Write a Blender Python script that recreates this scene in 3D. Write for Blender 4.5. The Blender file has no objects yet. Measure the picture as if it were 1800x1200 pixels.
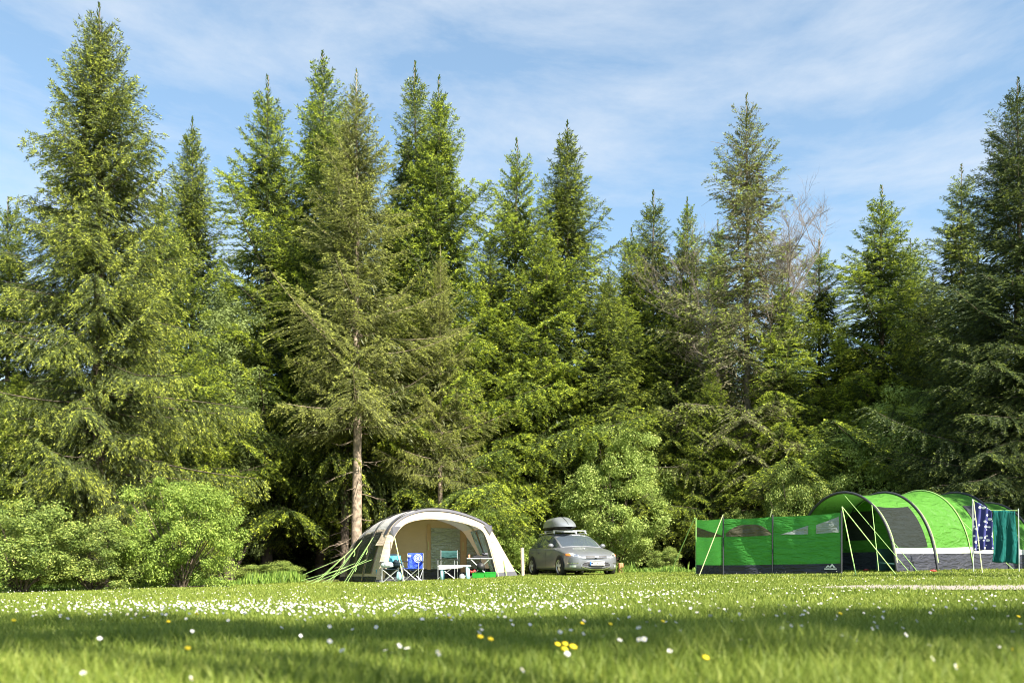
import bpy, math, random
import numpy as np
from mathutils import Vector, Matrix
from mathutils.bvhtree import BVHTree
R = math.radians
sc = bpy.context.scene
col = sc.collection
# ------------------------------------------------------------------ camera
F = 1600.0; HZ = 995.0; CH = 0.36          # focal length in photo pixels, horizon row, eye height
cd = bpy.data.cameras.new('camera'); cam = bpy.data.objects.new('camera', cd); col.objects.link(cam)
cam.location = (0, 0, CH); cam.rotation_euler = (R(90), 0, 0)
cd.sensor_width = 36; cd.lens = F/1800*36; cd.shift_y = (HZ-600)/1800
cd.clip_start = 0.05; cd.clip_end = 3000
cd.dof.use_dof = True; cd.dof.focus_distance = 32; cd.dof.aperture_fstop = 2.6
sc.camera = cam
# ------------------------------------------------------------------ light
SUN_AZ, SUN_EL = 42.0, 42.0                 # degrees to the right of straight behind the camera, height
hd = Vector((math.sin(R(SUN_AZ)), -math.cos(R(SUN_AZ)), 0))
sund = Vector((hd.x*math.cos(R(SUN_EL)), hd.y*math.cos(R(SUN_EL)), math.sin(R(SUN_EL))))
ld = bpy.data.lights.new('sun', 'SUN'); sun = bpy.data.objects.new('sun', ld); col.objects.link(sun)
ld.energy = 5.0; ld.angle = R(0.53); ld.color = (1, 0.93, 0.79)
sun.rotation_euler = sund.to_track_quat('Z', 'Y').to_euler()
sun.location = (10, -10, 30)
w = bpy.data.worlds.new('World'); sc.world = w; w.use_nodes = True
nt = w.node_tree; N = nt.nodes; L = nt.links; N.clear()
out = N.new('ShaderNodeOutputWorld'); bg = N.new('ShaderNodeBackground'); bg.inputs['Strength'].default_value = 0.09
sky = N.new('ShaderNodeTexSky'); sky.sky_type = 'NISHITA'; sky.sun_disc = False
sky.sun_elevation = R(SUN_EL); sky.sun_rotation = math.atan2(hd.x, hd.y)
sky.air_density = 1.0; sky.dust_density = 0.6; sky.ozone_density = 1.6
tc = N.new('ShaderNodeTexCoord'); mp = N.new('ShaderNodeMapping'); mp.inputs['Scale'].default_value = (1.5, 1.2, 4.6); mp.inputs['Rotation'].default_value = (0, R(-14), 0); mp.inputs['Location'].default_value = (3.1, 0.4, 1.7)
n1 = N.new('ShaderNodeTexNoise'); n1.inputs['Scale'].default_value = 1.9; n1.inputs['Detail'].default_value = 9; n1.inputs['Roughness'].default_value = 0.62; n1.inputs['Distortion'].default_value = 0.35
rp = N.new('ShaderNodeValToRGB'); rp.color_ramp.elements[0].position = 0.43; rp.color_ramp.elements[1].position = 0.70
rp.color_ramp.elements[1].color = (0.75, 0.75, 0.75, 1); rp.color_ramp.elements[0].color = (0.15, 0.15, 0.15, 1)
mx = N.new('ShaderNodeMixRGB'); mx.inputs['Color2'].default_value = (3.25, 3.5, 3.8, 1)
L.new(tc.outputs['Generated'], mp.inputs['Vector']); L.new(mp.outputs['Vector'], n1.inputs['Vector'])
L.new(n1.outputs['Fac'], rp.inputs['Fac']); L.new(rp.outputs['Color'], mx.inputs['Fac'])
hsv = N.new('ShaderNodeHueSaturation'); hsv.inputs['Value'].default_value = 0.92; hsv.inputs['Saturation'].default_value = 1.08; hsv.inputs['Hue'].default_value = 0.488; L.new(sky.outputs['Color'], hsv.inputs['Color']); L.new(hsv.outputs['Color'], mx.inputs['Color1']); L.new(mx.outputs['Color'], bg.inputs['Color']); L.new(bg.outputs['Background'], out.inputs['Surface'])
vs = sc.view_settings
vs.view_transform = 'Standard'; vs.look = 'None'; vs.gamma = 1; vs.exposure = 1.6; vs.use_curve_mapping = False
sc.cycles.max_bounces = 6; sc.cycles.diffuse_bounces = 3; sc.cycles.transmission_bounces = 4; sc.cycles.transparent_max_bounces = 8
sc.cycles.sample_clamp_indirect = 6; sc.cycles.filter_width = 1.05
# ------------------------------------------------------------------ materials
def newmat(name):
    m = bpy.data.materials.new(name); m.use_nodes = True
    return m, m.node_tree.nodes, m.node_tree.links, m.node_tree.nodes['Principled BSDF']
def simple(name, c, rough=0.6, metal=0.0, var=0.12, scale=8.0, bump=0.0, bscale=40.0, spec=0.4, coat=0.0):
    m, n, l, p = newmat(name)
    p.inputs['Roughness'].default_value = rough; p.inputs['Metallic'].default_value = metal
    p.inputs['Specular IOR Level'].default_value = spec; p.inputs['Coat Weight'].default_value = coat
    t = n.new('ShaderNodeTexCoord'); ns = n.new('ShaderNodeTexNoise'); ns.inputs['Scale'].default_value = scale; ns.inputs['Detail'].default_value = 5
    l.new(t.outputs['Object'], ns.inputs['Vector'])
    r = n.new('ShaderNodeValToRGB'); r.color_ramp.elements[0].position = 0.3; r.color_ramp.elements[1].position = 0.7
    r.color_ramp.elements[0].color = tuple(v*(1-var) for v in c)+(1,); r.color_ramp.elements[1].color = tuple(min(1, v*(1+var)) for v in c)+(1,)
    l.new(ns.outputs['Fac'], r.inputs['Fac']); l.new(r.outputs['Color'], p.inputs['Base Color'])
    if bump:
        nb = n.new('ShaderNodeTexNoise'); nb.inputs['Scale'].default_value = bscale; nb.inputs['Detail'].default_value = 4
        l.new(t.outputs['Object'], nb.inputs['Vector'])
        b = n.new('ShaderNodeBump'); b.inputs['Strength'].default_value = bump; b.inputs['Distance'].default_value = 0.02
        l.new(nb.outputs['Fac'], b.inputs['Height']); l.new(b.outputs['Normal'], p.inputs['Normal'])
    return m
def fabric(name, c, rough=0.65, trans=0.25, var=0.06, crease=0.5, cscale=(1.2, 1.2, 5), rot=(0, 0, 0)):
    m, n, l, p = newmat(name)
    p.inputs['Roughness'].default_value = rough; p.inputs['Specular IOR Level'].default_value = 0.2
    t = n.new('ShaderNodeTexCoord'); mpn = n.new('ShaderNodeMapping'); mpn.inputs['Scale'].default_value = cscale; mpn.inputs['Rotation'].default_value = rot
    ns = n.new('ShaderNodeTexNoise'); ns.inputs['Scale'].default_value = 2.2; ns.inputs['Detail'].default_value = 3; ns.inputs['Distortion'].default_value = 0.8
    l.new(t.outputs['Object'], mpn.inputs['Vector']); l.new(mpn.outputs['Vector'], ns.inputs['Vector'])
    r = n.new('ShaderNodeValToRGB'); r.color_ramp.elements[0].color = tuple(v*(1-var) for v in c)+(1,); r.color_ramp.elements[1].color = tuple(min(1, v*(1+var)) for v in c)+(1,)
    l.new(ns.outputs['Fac'], r.inputs['Fac']); l.new(r.outputs['Color'], p.inputs['Base Color'])
    b = n.new('ShaderNodeBump'); b.inputs['Strength'].default_value = crease; b.inputs['Distance'].default_value = 0.12
    l.new(ns.outputs['Fac'], b.inputs['Height']); l.new(b.outputs['Normal'], p.inputs['Normal'])
    tr = n.new('ShaderNodeBsdfTranslucent'); l.new(r.outputs['Color'], tr.inputs['Color'])
    ms = n.new('ShaderNodeMixShader'); ms.inputs['Fac'].default_value = trans
    o = n['Material Output']; l.new(p.outputs['BSDF'], ms.inputs[1]); l.new(tr.outputs['BSDF'], ms.inputs[2]); l.new(ms.outputs['Shader'], o.inputs['Surface'])
    return m
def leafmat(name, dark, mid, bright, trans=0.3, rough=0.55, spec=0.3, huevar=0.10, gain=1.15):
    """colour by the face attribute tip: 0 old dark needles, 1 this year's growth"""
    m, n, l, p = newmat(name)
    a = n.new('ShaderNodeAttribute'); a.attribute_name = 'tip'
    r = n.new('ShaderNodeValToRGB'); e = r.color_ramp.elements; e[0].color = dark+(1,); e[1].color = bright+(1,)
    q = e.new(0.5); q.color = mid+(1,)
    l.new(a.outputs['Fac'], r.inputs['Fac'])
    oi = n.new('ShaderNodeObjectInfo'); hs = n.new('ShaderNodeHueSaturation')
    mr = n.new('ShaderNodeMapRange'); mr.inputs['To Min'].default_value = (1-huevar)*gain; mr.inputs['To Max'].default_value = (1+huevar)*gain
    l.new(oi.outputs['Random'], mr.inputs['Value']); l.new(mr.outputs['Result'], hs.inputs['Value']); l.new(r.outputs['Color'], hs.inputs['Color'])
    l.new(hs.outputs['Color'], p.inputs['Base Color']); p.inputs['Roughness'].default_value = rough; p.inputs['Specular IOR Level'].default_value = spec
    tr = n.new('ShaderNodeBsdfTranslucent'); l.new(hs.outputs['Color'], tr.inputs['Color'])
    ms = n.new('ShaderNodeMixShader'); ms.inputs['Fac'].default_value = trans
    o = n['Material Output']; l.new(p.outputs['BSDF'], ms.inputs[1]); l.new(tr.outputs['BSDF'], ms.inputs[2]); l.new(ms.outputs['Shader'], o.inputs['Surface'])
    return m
M = {}
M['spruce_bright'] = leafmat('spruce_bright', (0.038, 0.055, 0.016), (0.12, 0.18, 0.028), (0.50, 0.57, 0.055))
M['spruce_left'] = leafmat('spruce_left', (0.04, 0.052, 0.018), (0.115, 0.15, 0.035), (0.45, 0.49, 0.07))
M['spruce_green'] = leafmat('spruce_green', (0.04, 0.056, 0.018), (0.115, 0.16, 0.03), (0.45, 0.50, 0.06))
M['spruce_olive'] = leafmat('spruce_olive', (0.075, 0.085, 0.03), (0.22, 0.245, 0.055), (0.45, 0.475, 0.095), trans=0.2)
M['spruce_shaded'] = leafmat('spruce_shaded', (0.030, 0.048, 0.018), (0.065, 0.092, 0.025), (0.22, 0.26, 0.05), trans=0.2)  # shade of the right edge and inner wood put into the needle colour
M['spruce_worn'] = leafmat('spruce_worn', (0.10, 0.085, 0.055), (0.13, 0.16, 0.05), (0.36, 0.42, 0.06), trans=0.2)
M['leaf_lime'] = leafmat('leaf_lime', (0.09, 0.145, 0.025), (0.22, 0.31, 0.055), (0.42, 0.50, 0.11), trans=0.35)
M['leaf_willow'] = leafmat('leaf_willow', (0.15, 0.225, 0.05), (0.32, 0.41, 0.10), (0.50, 0.57, 0.17), trans=0.35)
M['leaf_hawthorn'] = leafmat('leaf_hawthorn', (0.06, 0.10, 0.025), (0.19, 0.26, 0.055), (0.46, 0.50, 0.13), trans=0.3)
M['grass_blade'] = leafmat('grass_blade', (0.115, 0.17, 0.022), (0.19, 0.255, 0.036), (0.36, 0.395, 0.085), trans=0.4, huevar=0, gain=0.98)
M['weed'] = leafmat('weed', (0.06, 0.12, 0.02), (0.15, 0.25, 0.04), (0.30, 0.40, 0.08), trans=0.35, huevar=0)
M['bark'] = simple('bark', (0.27, 0.21, 0.155), 0.9, var=0.6, scale=6, bump=0.8, bscale=14)
M['bark_dark'] = simple('bark_dark', (0.11, 0.085, 0.065), 0.9, var=0.4, scale=6, bump=0.8, bscale=14)
M['deadwood'] = simple('deadwood', (0.155, 0.13, 0.105), 0.9, var=0.3, scale=5)
M['pole_black'] = simple('pole_black', (0.035, 0.038, 0.045), 0.5)
M['trim_grey'] = simple('trim_grey', (0.10, 0.10, 0.12), 0.7, bump=0.3)
M['skirt'] = fabric('skirt', (0.04, 0.042, 0.056), 0.4, 0.03, crease=0.9)
M['beige'] = fabric('beige', (0.56, 0.46, 0.35), 0.8, 0.14, crease=0.35)
M['beige_side'] = fabric('beige_side', (0.50, 0.44, 0.33), 0.8, 0.08)
M['inner_beige'] = fabric('inner_beige', (0.54, 0.41, 0.27), 0.8, 0.15, crease=0.15)
M['trim_tan'] = fabric('trim_tan', (0.50, 0.34, 0.20), 0.8, 0.1, crease=0.1)
M['roof_grey'] = fabric('roof_grey', (0.50, 0.49, 0.475), 0.6, 0.1, crease=0.3)
M['mesh_dark'] = fabric('mesh_dark', (0.045, 0.05, 0.045), 0.4, 0.1)
M['clear'] = fabric('clear', (0.46, 0.52, 0.48), 0.18, 0.25, crease=1.2, cscale=(2, 2, 6), rot=(0.4, 0.5, 0))
M['clear_pale'] = fabric('clear_pale', (0.58, 0.66, 0.68), 0.25, 0.3, crease=1.0, cscale=(6, 6, 2))
M['green'] = fabric('green', (0.085, 0.25, 0.035), 0.5, 0.28, var=0.14, crease=1.0, cscale=(1.3, 1.3, 3), rot=(0.5, 0.3, 0))
M['green_wind'] = fabric('green_wind', (0.075, 0.34, 0.06), 0.45, 0.42, crease=1.0, cscale=(1.2, 1.2, 5), rot=(0.9, 0.6, 0))
M['smoke'] = fabric('smoke', (0.03, 0.035, 0.03), 0.2, 0.25, crease=0.5, cscale=(1, 1, 5), rot=(0.9, 0.5, 0))
M['smoke_wind'] = fabric('smoke_wind', (0.13, 0.12, 0.08), 0.2, 0.3, crease=0.8)
M['smoke_pale'] = fabric('smoke_pale', (0.34, 0.38, 0.36), 0.15, 0.2, crease=0.8)
M['stripe'] = fabric('stripe', (0.50, 0.52, 0.49), 0.6, 0.1, crease=0.2)
M['rope'] = simple('rope', (0.34, 0.55, 0.18), 0.7)
M['rope_pale'] = simple('rope_pale', (0.50, 0.56, 0.28), 0.7)
M['white'] = simple('white', (0.78, 0.78, 0.76), 0.6)
M['alu'] = simple('alu', (0.62, 0.64, 0.66), 0.35, 0.6)
M['paint'] = simple('paint', (0.175, 0.185, 0.205), 0.33, 0.25, var=0.03, coat=0.5)
M['carglass'] = simple('carglass', (0.07, 0.09, 0.115), 0.06, 0.0, spec=1.0, var=0.02, coat=1.0)
M['chrome'] = simple('chrome', (0.75, 0.75, 0.78), 0.15, 0.9)
M['black_plastic'] = simple('black_plastic', (0.02, 0.02, 0.022), 0.5)
M['tyre'] = simple('tyre', (0.02, 0.02, 0.02), 0.85)
M['lamp_clear'] = simple('lamp_clear', (0.62, 0.65, 0.68), 0.12, 0.4, coat=1)
M['amber'] = simple('amber', (0.75, 0.22, 0.05), 0.2)
M['silverbox'] = simple('silverbox', (0.24, 0.26, 0.28), 0.32, 0.35, var=0.04, coat=0.4)
M['plate'] = simple('plate', (0.80, 0.80, 0.78), 0.4)
M['euro_blue'] = simple('euro_blue', (0.03, 0.12, 0.55), 0.4)
M['post'] = simple('post', (0.46, 0.38, 0.30), 0.85, var=0.3, bump=0.5)
M['stake'] = simple('stake', (0.50, 0.24, 0.13), 0.85, var=0.3)
M['teal'] = fabric('teal', (0.008, 0.11, 0.10), 0.9, 0.15, crease=0.9, cscale=(4, 4, 1))  # towel's shade is put into this colour, darker than the cloth
M['aqua'] = fabric('aqua', (0.10, 0.42, 0.50), 0.9, 0.1, crease=0.9, cscale=(4, 4, 2))
M['blue_cloth'] = fabric('blue_cloth', (0.05, 0.11, 0.62), 0.6, 0.1, crease=0.9, cscale=(5, 5, 3))
M['pale_blue'] = simple('pale_blue', (0.35, 0.58, 0.70), 0.5)
M['mid_blue'] = simple('mid_blue', (0.10, 0.38, 0.55), 0.5)
M['dark_cloth'] = fabric('dark_cloth', (0.02, 0.035, 0.05), 0.8, 0.03, crease=0.7)
M['bottle_green'] = fabric('bottle_green', (0.035, 0.10, 0.095), 0.8, 0.05, crease=0.5)
M['box_green'] = simple('box_green', (0.02, 0.25, 0.03), 0.35)
M['red'] = simple('red', (0.45, 0.04, 0.04), 0.5)
M['emblem'] = simple('emblem', (0.60, 0.72, 0.80), 0.6)
M['yellow'] = simple('yellow', (0.80, 0.58, 0.01), 0.6)
M['petal'] = simple('petal', (0.66, 0.64, 0.65), 0.7, var=0.04)
M['stemgreen'] = simple('stemgreen', (0.10, 0.18, 0.03), 0.7)
M['gravel'] = simple('gravel', (0.30, 0.26, 0.23), 0.95, var=0.3, scale=30, bump=0.6, bscale=60)
def polka():
    m, n, l, p = newmat('polka')
    t = n.new('ShaderNodeTexCoord'); v = n.new('ShaderNodeTexVoronoi'); v.inputs['Scale'].default_value = 12; v.inputs['Randomness'].default_value = 0.7
    mpn = n.new('ShaderNodeMapping'); mpn.inputs['Scale'].default_value = (1.0, 0.05, 0.95); l.new(t.outputs['Object'], mpn.inputs['Vector'])
    l.new(mpn.outputs['Vector'], v.inputs['Vector'])
    r = n.new('ShaderNodeValToRGB'); r.color_ramp.interpolation = 'CONSTANT'
    r.color_ramp.elements[0].color = (0.85, 0.85, 0.86, 1); r.color_ramp.elements[1].position = 0.36; r.color_ramp.elements[1].color = (0.035, 0.04, 0.18, 1)
    l.new(v.outputs['Distance'], r.inputs['Fac']); l.new(r.outputs['Color'], p.inputs['Base Color']); p.inputs['Roughness'].default_value = 0.9
    return m
M['polka'] = polka()
def groundmat():
    m, n, l, p = newmat('turf')
    t = n.new('ShaderNodeTexCoord')
    a = n.new('ShaderNodeTexNoise'); a.inputs['Scale'].default_value = 0.55; a.inputs['Detail'].default_value = 6
    b = n.new('ShaderNodeTexNoise'); b.inputs['Scale'].default_value = 14; b.inputs['Detail'].default_value = 6; b.inputs['Roughness'].default_value = 0.7
    l.new(t.outputs['Object'], a.inputs['Vector']); l.new(t.outputs['Object'], b.inputs['Vector'])
    r = n.new('ShaderNodeValToRGB'); r.color_ramp.elements[0].position = 0.38; r.color_ramp.elements[1].position = 0.66
    r.color_ramp.elements[0].color = (0.11, 0.165, 0.022, 1); r.color_ramp.elements[1].color = (0.20, 0.225, 0.045, 1)
    r2 = n.new('ShaderNodeValToRGB'); r2.color_ramp.elements[0].position = 0.3; r2.color_ramp.elements[1].position = 0.75
    r2.color_ramp.elements[0].color = (0.55, 0.55, 0.5, 1); r2.color_ramp.elements[1].color = (1.2, 1.15, 1.05, 1)
    l.new(a.outputs['Fac'], r.inputs['Fac']); l.new(b.outputs['Fac'], r2.inputs['Fac'])
    x = n.new('ShaderNodeMixRGB'); x.blend_type = 'MULTIPLY'; x.inputs['Fac'].default_value = 1
    l.new(r.outputs['Color'], x.inputs['Color1']); l.new(r2.outputs['Color'], x.inputs['Color2']); l.new(x.outputs['Color'], p.inputs['Base Color'])
    p.inputs['Roughness'].default_value = 0.95; p.inputs['Specular IOR Level'].default_value = 0.1
    bp = n.new('ShaderNodeBump'); bp.inputs['Strength'].default_value = 0.7; bp.inputs['Distance'].default_value = 0.05
    l.new(b.outputs['Fac'], bp.inputs['Height']); l.new(bp.outputs['Normal'], p.inputs['Normal'])
    return m
M['turf'] = groundmat()
M['litter'] = simple('litter', (0.055, 0.042, 0.028), 0.95, var=0.5, scale=3, bump=0.6, bscale=20)
# ------------------------------------------------------------------ helpers
def tag(o, label=None, cat=None, group=None, kind=None):
    if label: o['label'] = label
    if cat: o['category'] = cat
    if group: o['group'] = group
    if kind: o['kind'] = kind
    return o
def empty(name, loc, rz, label, cat, group=None):
    o = bpy.data.objects.new(name, None); col.objects.link(o); o.location = loc; o.rotation_euler = (0, 0, rz); o.empty_display_size = 0.2
    return tag(o, label, cat, group)
def np_mesh(name, V, Q, mats, tip=None, midx=None, smooth=False):
    """V (n,3), Q (m,4) quads"""
    me = bpy.data.meshes.new(name); V = np.asarray(V, np.float32); Q = np.asarray(Q, np.int32)
    me.vertices.add(len(V)); me.vertices.foreach_set('co', V.ravel())
    k = Q.shape[1]
    me.loops.add(Q.size); me.loops.foreach_set('vertex_index', Q.ravel())
    me.polygons.add(len(Q)); me.polygons.foreach_set('loop_start', np.arange(0, Q.size, k, dtype=np.int32))
    me.polygons.foreach_set('loop_total', np.full(len(Q), k, np.int32))
    for m in mats: me.materials.append(M[m])
    if midx is not None: me.polygons.foreach_set('material_index', np.asarray(midx, np.int32))
    if tip is not None:
        at = me.attributes.new('tip', 'FLOAT', 'FACE'); at.data.foreach_set('value', np.asarray(tip, np.float32))
    me.update(calc_edges=True)
    if smooth: me.polygons.foreach_set('use_smooth', np.ones(len(Q), bool))
    return me
def mobj(name, me, parent=None, loc=None):
    o = bpy.data.objects.new(name, me); col.objects.link(o)
    if parent: o.parent = parent
    if loc: o.location = loc
    return o
class MB:
    def __init__(s): s.v = []; s.f = []
    def add(s, vs, fs):
        b = len(s.v); s.v += [tuple(v) for v in vs]; s.f += [tuple(b+i for i in f) for f in fs]; return s
    def grid(s, fn, nu, nv):
        vs = [fn(i/nu, j/nv) for j in range(nv+1) for i in range(nu+1)]
        return s.add(vs, [(j*(nu+1)+i, j*(nu+1)+i+1, (j+1)*(nu+1)+i+1, (j+1)*(nu+1)+i) for j in range(nv) for i in range(nu)])
    def box(s, c, d, rz=0.0, bev=0.0):
        x, y, z = d[0]/2, d[1]/2, d[2]/2; b = min(bev, x*.9, y*.9, z*.9)
        vs = []
        if b <= 0:
            pts = [(sx*x, sy*y, sz*z) for sz in (-1, 1) for sx, sy in ((-1, -1), (1, -1), (1, 1), (-1, 1))]
            fs = [(3, 2, 1, 0), (4, 5, 6, 7), (0, 1, 5, 4), (1, 2, 6, 5), (2, 3, 7, 6), (3, 0, 4, 7)]
        else:
            ring = [(-x+b, -y), (x-b, -y), (x, -y+b), (x, y-b), (x-b, y), (-x+b, y), (-x, y-b), (-x, -y+b)]
            kk = [(-z, 1-b/max(x, y)), (-z+b, 1), (z-b, 1), (z, 1-b/max(x, y))]
            pts = [(px*k, py*k, zz) for zz, k in kk for px, py in ring]
            fs = [(i+8*r, (i+1) % 8+8*r, (i+1) % 8+8*r+8, i+8*r+8) for r in range(3) for i in range(8)]+[tuple(range(7, -1, -1)), tuple(range(24, 32))]
        c_, s_ = math.cos(rz), math.sin(rz)
        return s.add([(c[0]+p[0]*c_-p[1]*s_, c[1]+p[0]*s_+p[1]*c_, c[2]+p[2]) for p in pts], fs)
    def tube(s, pts, r, n=6, caps=True):
        pts = [Vector(p) for p in pts]; k = len(pts); vs = []
        rr = r if isinstance(r, (list, tuple)) else [r]*k
        for i, p in enumerate(pts):
            t = (pts[min(i+1, k-1)]-pts[max(i-1, 0)]).normalized()
            a = t.cross(Vector((0.31, 0.17, 1) if abs(t.z) < 0.95 else (1, 0.2, 0))).normalized(); b = t.cross(a)
            vs += [p+(a*math.cos(2*math.pi*j/n)+b*math.sin(2*math.pi*j/n))*rr[i] for j in range(n)]
        fs = [(i*n+j, i*n+(j+1) % n, (i+1)*n+(j+1) % n, (i+1)*n+j) for i in range(k-1) for j in range(n)]
        if caps: fs += [tuple(range(n-1, -1, -1)), tuple(range((k-1)*n, k*n))]
        return s.add(vs, fs)
    def build(s, name, mat, parent=None, smooth=False, loc=None, thick=0):
        me = bpy.data.meshes.new(name); me.from_pydata(s.v, [], s.f); me.materials.append(M[mat]); me.update()
        if smooth: me.polygons.foreach_set('use_smooth', [True]*len(me.polygons))
        o = mobj(name, me, parent, loc)
        if thick:
            md = o.modifiers.new('thickness', 'SOLIDIFY'); md.thickness = thick; md.offset = 0
        return o
# ground heights, read off where things meet the turf
GX = [-60, -25, -12, -8, -4, 0, 2, 5, 9, 14, 25, 60]; GZ = [-1.0, -0.6, -0.32, -0.20, -0.15, 0.03, 0.05, 0.135, 0.225, 0.29, 0.4, 0.7]
def gz(x, y):
    x = np.asarray(x, float); y = np.asarray(y, float)
    g = (np.interp(x-0.8, GX, GZ)+np.interp(x+0.8, GX, GZ)+np.interp(x, GX, GZ))/3
    return g*np.clip(y/24, 0, 1) + 0.012*np.sin(x*0.9+1.3)*np.sin(y*0.7)*np.clip(y/4, 0, 1)
def ghit(px, py):
    lo, hi = 1.0, 60.0
    for _ in range(50):
        d = (lo+hi)/2; zr = CH+(HZ-py)/F*d
        if zr > float(gz((px-900)/F*d, d)): lo = d
        else: hi = d
    return ((px-900)/F*lo, lo)
def at(px, py, D): return Vector(((px-900)/F*D, D, CH+(HZ-py)/F*D))
def gp(px, D): x = (px-900)/F*D; return (x, D, float(gz(x, D)))
# ------------------------------------------------------------------ ground
xs = np.concatenate([[-900, -400, -200, -100, -60], np.arange(-40, 40.1, 0.5), [60, 100, 200, 400, 900]])
ys = np.concatenate([[-600, -200, -80, -40, -20, -10], np.arange(-5, 45.1, 0.5), [55, 70, 100, 200, 500, 1200]])
X, Y = np.meshgrid(xs, ys); V = np.stack([X, Y, gz(X, Y)], -1).reshape(-1, 3)
nx, ny = len(xs), len(ys); I = np.arange(nx*ny).reshape(ny, nx)
Q = np.stack([I[:-1, :-1], I[:-1, 1:], I[1:, 1:], I[1:, :-1]], -1).reshape(-1, 4)
tag(mobj('ground', np_mesh('ground', V, Q, ['turf'], smooth=True)), kind='structure')
def sheet(name, mat, xa, xb, y0, y1, nx, ny, dz):
    """strip of ground cover following the terrain; y0, y1 functions of x"""
    mb = MB()
    def fn(u, v):
        x = xa+(xb-xa)*u; y = y0(x)+(y1(x)-y0(x))*v
        return (x, y, float(gz(x, y))+dz)
    mb.grid(fn, nx, ny); return tag(mb.build(name, mat), kind='structure')
rnd = random.Random(5)
def edge(x):  # front edge of the wood floor
    return float(np.interp(x, [-60, -16, -12, -9, -6, -3, 2, 5, 8, 13, 20, 60], [27, 25.2, 25.0, 27.5, 30.5, 34, 36.8, 33.5, 28.5, 29.5, 29, 29]))+0.25*math.sin(x*1.7)
sheet('forest_floor', 'litter', -60, 60, edge, lambda x: 95, 240, 20, 0.02)
a0, b0 = ghit(1480, 1034), ghit(1800, 1037)
def trk0(x): return ghit(900+x/11.0*F, 1038)[1]
pts = []
for px in range(1420, 1960, 20):
    k = min(1, (px-1420)/120)
    n_ = ghit(px, 1033.5+4.0*k); f_ = ghit(px, 1033.0-5*k); pts.append((n_, f_))
mb = MB(); vs = []
for n_, f_ in pts: vs += [(n_[0], n_[1], float(gz(*n_))+0.012), (f_[0], f_[1], float(gz(*f_))+0.012)]
mb.add(vs, [(2*i, 2*i+2, 2*i+3, 2*i+1) for i in range(len(pts)-1)])
tag(mb.build('gravel_path', 'gravel'), kind='structure')
TRK = [(p[0][0], p[0][1], p[1][1]) for p in pts]
# ------------------------------------------------------------------ grass
rng = np.random.default_rng(11)
def vnoise(x, y, s, seed):
    r_ = np.random.default_rng(seed); g = r_.random((128, 128))
    u = x/s+400; v = y/s+400; i = np.floor(u).astype(int); j = np.floor(v).astype(int); fu = u-i; fv = v-j
    fu = fu*fu*(3-2*fu); fv = fv*fv*(3-2*fv); i %= 128; j %= 128; i1 = (i+1) % 128; j1 = (j+1) % 128
    return (g[i, j]*(1-fu)+g[i1, j]*fu)*(1-fv)+(g[i, j1]*(1-fu)+g[i1, j1]*fu)*fv
def blades(n, y0, y1, h0, h1, w0, w1, edge_only=False, tipb=0.0):
    y = np.sqrt(rng.random(n)*(y1**2-y0**2)+y0**2); x = (rng.random(n)*2-1)*(0.64*y+0.9)
    keep = np.ones(n, bool)
    tx = np.array([t[0] for t in TRK]); tn = np.array([t[1] for t in TRK]); tf = np.array([t[2] for t in TRK])
    on = (x > tx[0]) & (y > np.interp(x, tx, tn)) & (y < np.interp(x, tx, tf)); jt = rng.normal(0, 0.16, n); on = (x > tx[0]) & (y+jt > np.interp(x, tx, tn)) & (y+jt < np.interp(x, tx, tf)); keep &= ~on | (rng.random(n) < 0.10)
    # a path's worth of grass stands in a tent or under the car: leave it out there
    x = x[keep]; y = y[keep]; n = len(x)
    tall = np.clip(vnoise(x, y, 0.9, 3)*1.5-0.35, 0, 1)
    h = (h0+(h1-h0)*tall)*(0.55+0.75*rng.random(n)); wd = (w0+(w1-w0)*rng.random(n))
    a = rng.random(n)*2*np.pi; ln = h*(0.15+0.55*rng.random(n)); b = rng.random(n)*2*np.pi
    dx, dy = np.cos(a)*ln, np.sin(a)*ln; px, py = np.cos(b)*wd/2, np.sin(b)*wd/2; z = gz(x, y)-0.005
    P = np.zeros((n, 6, 3))
    for k, (s, wf) in enumerate(((0, 1), (0.55, 0.85), (1, 0.12))):
        bx = x+dx*s*s; by = y+dy*s*s; bz = z+h*s*(1-0.12*s*(ln/h))
        P[:, 2*k] = np.stack([bx-px*wf, by-py*wf, bz], -1); P[:, 2*k+1] = np.stack([bx+px*wf, by+py*wf, bz], -1)
    base = np.arange(n)[:, None]*6
    Q = np.concatenate([base+np.array([[0, 1, 3, 2]]), base+np.array([[2, 3, 5, 4]])], 1).reshape(-1, 4)
    t = np.clip(rng.normal(0.45+tipb, 0.22, n)+0.25*(vnoise(x, y, 1.6, 8)-0.5), 0, 1)
    return P.reshape(-1, 3), Q, np.repeat(t, 2)
parts = [blades(52000, 1.1, 4, 0.05, 0.13, 0.003, 0.006), blades(95000, 4, 8, 0.04, 0.085, 0.004, 0.008), blades(125000, 8, 16, 0.03, 0.06, 0.008, 0.014, tipb=0.08), blades(150000, 16, 36, 0.03, 0.055, 0.014, 0.026, tipb=0.12)]
def joinp(parts):
    Vs, Qs, Ts, b = [], [], [], 0
    for v, q, t in parts: Vs.append(v); Qs.append(q+b); Ts.append(t); b += len(v)
    return np.concatenate(Vs), np.concatenate(Qs), np.concatenate(Ts)
V, Q, T = joinp(parts)
tag(mobj('grass', np_mesh('grass', V, Q, ['grass_blade'], T)), 'short sunlit meadow grass covering the camping field', 'grass', kind='stuff')
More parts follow.
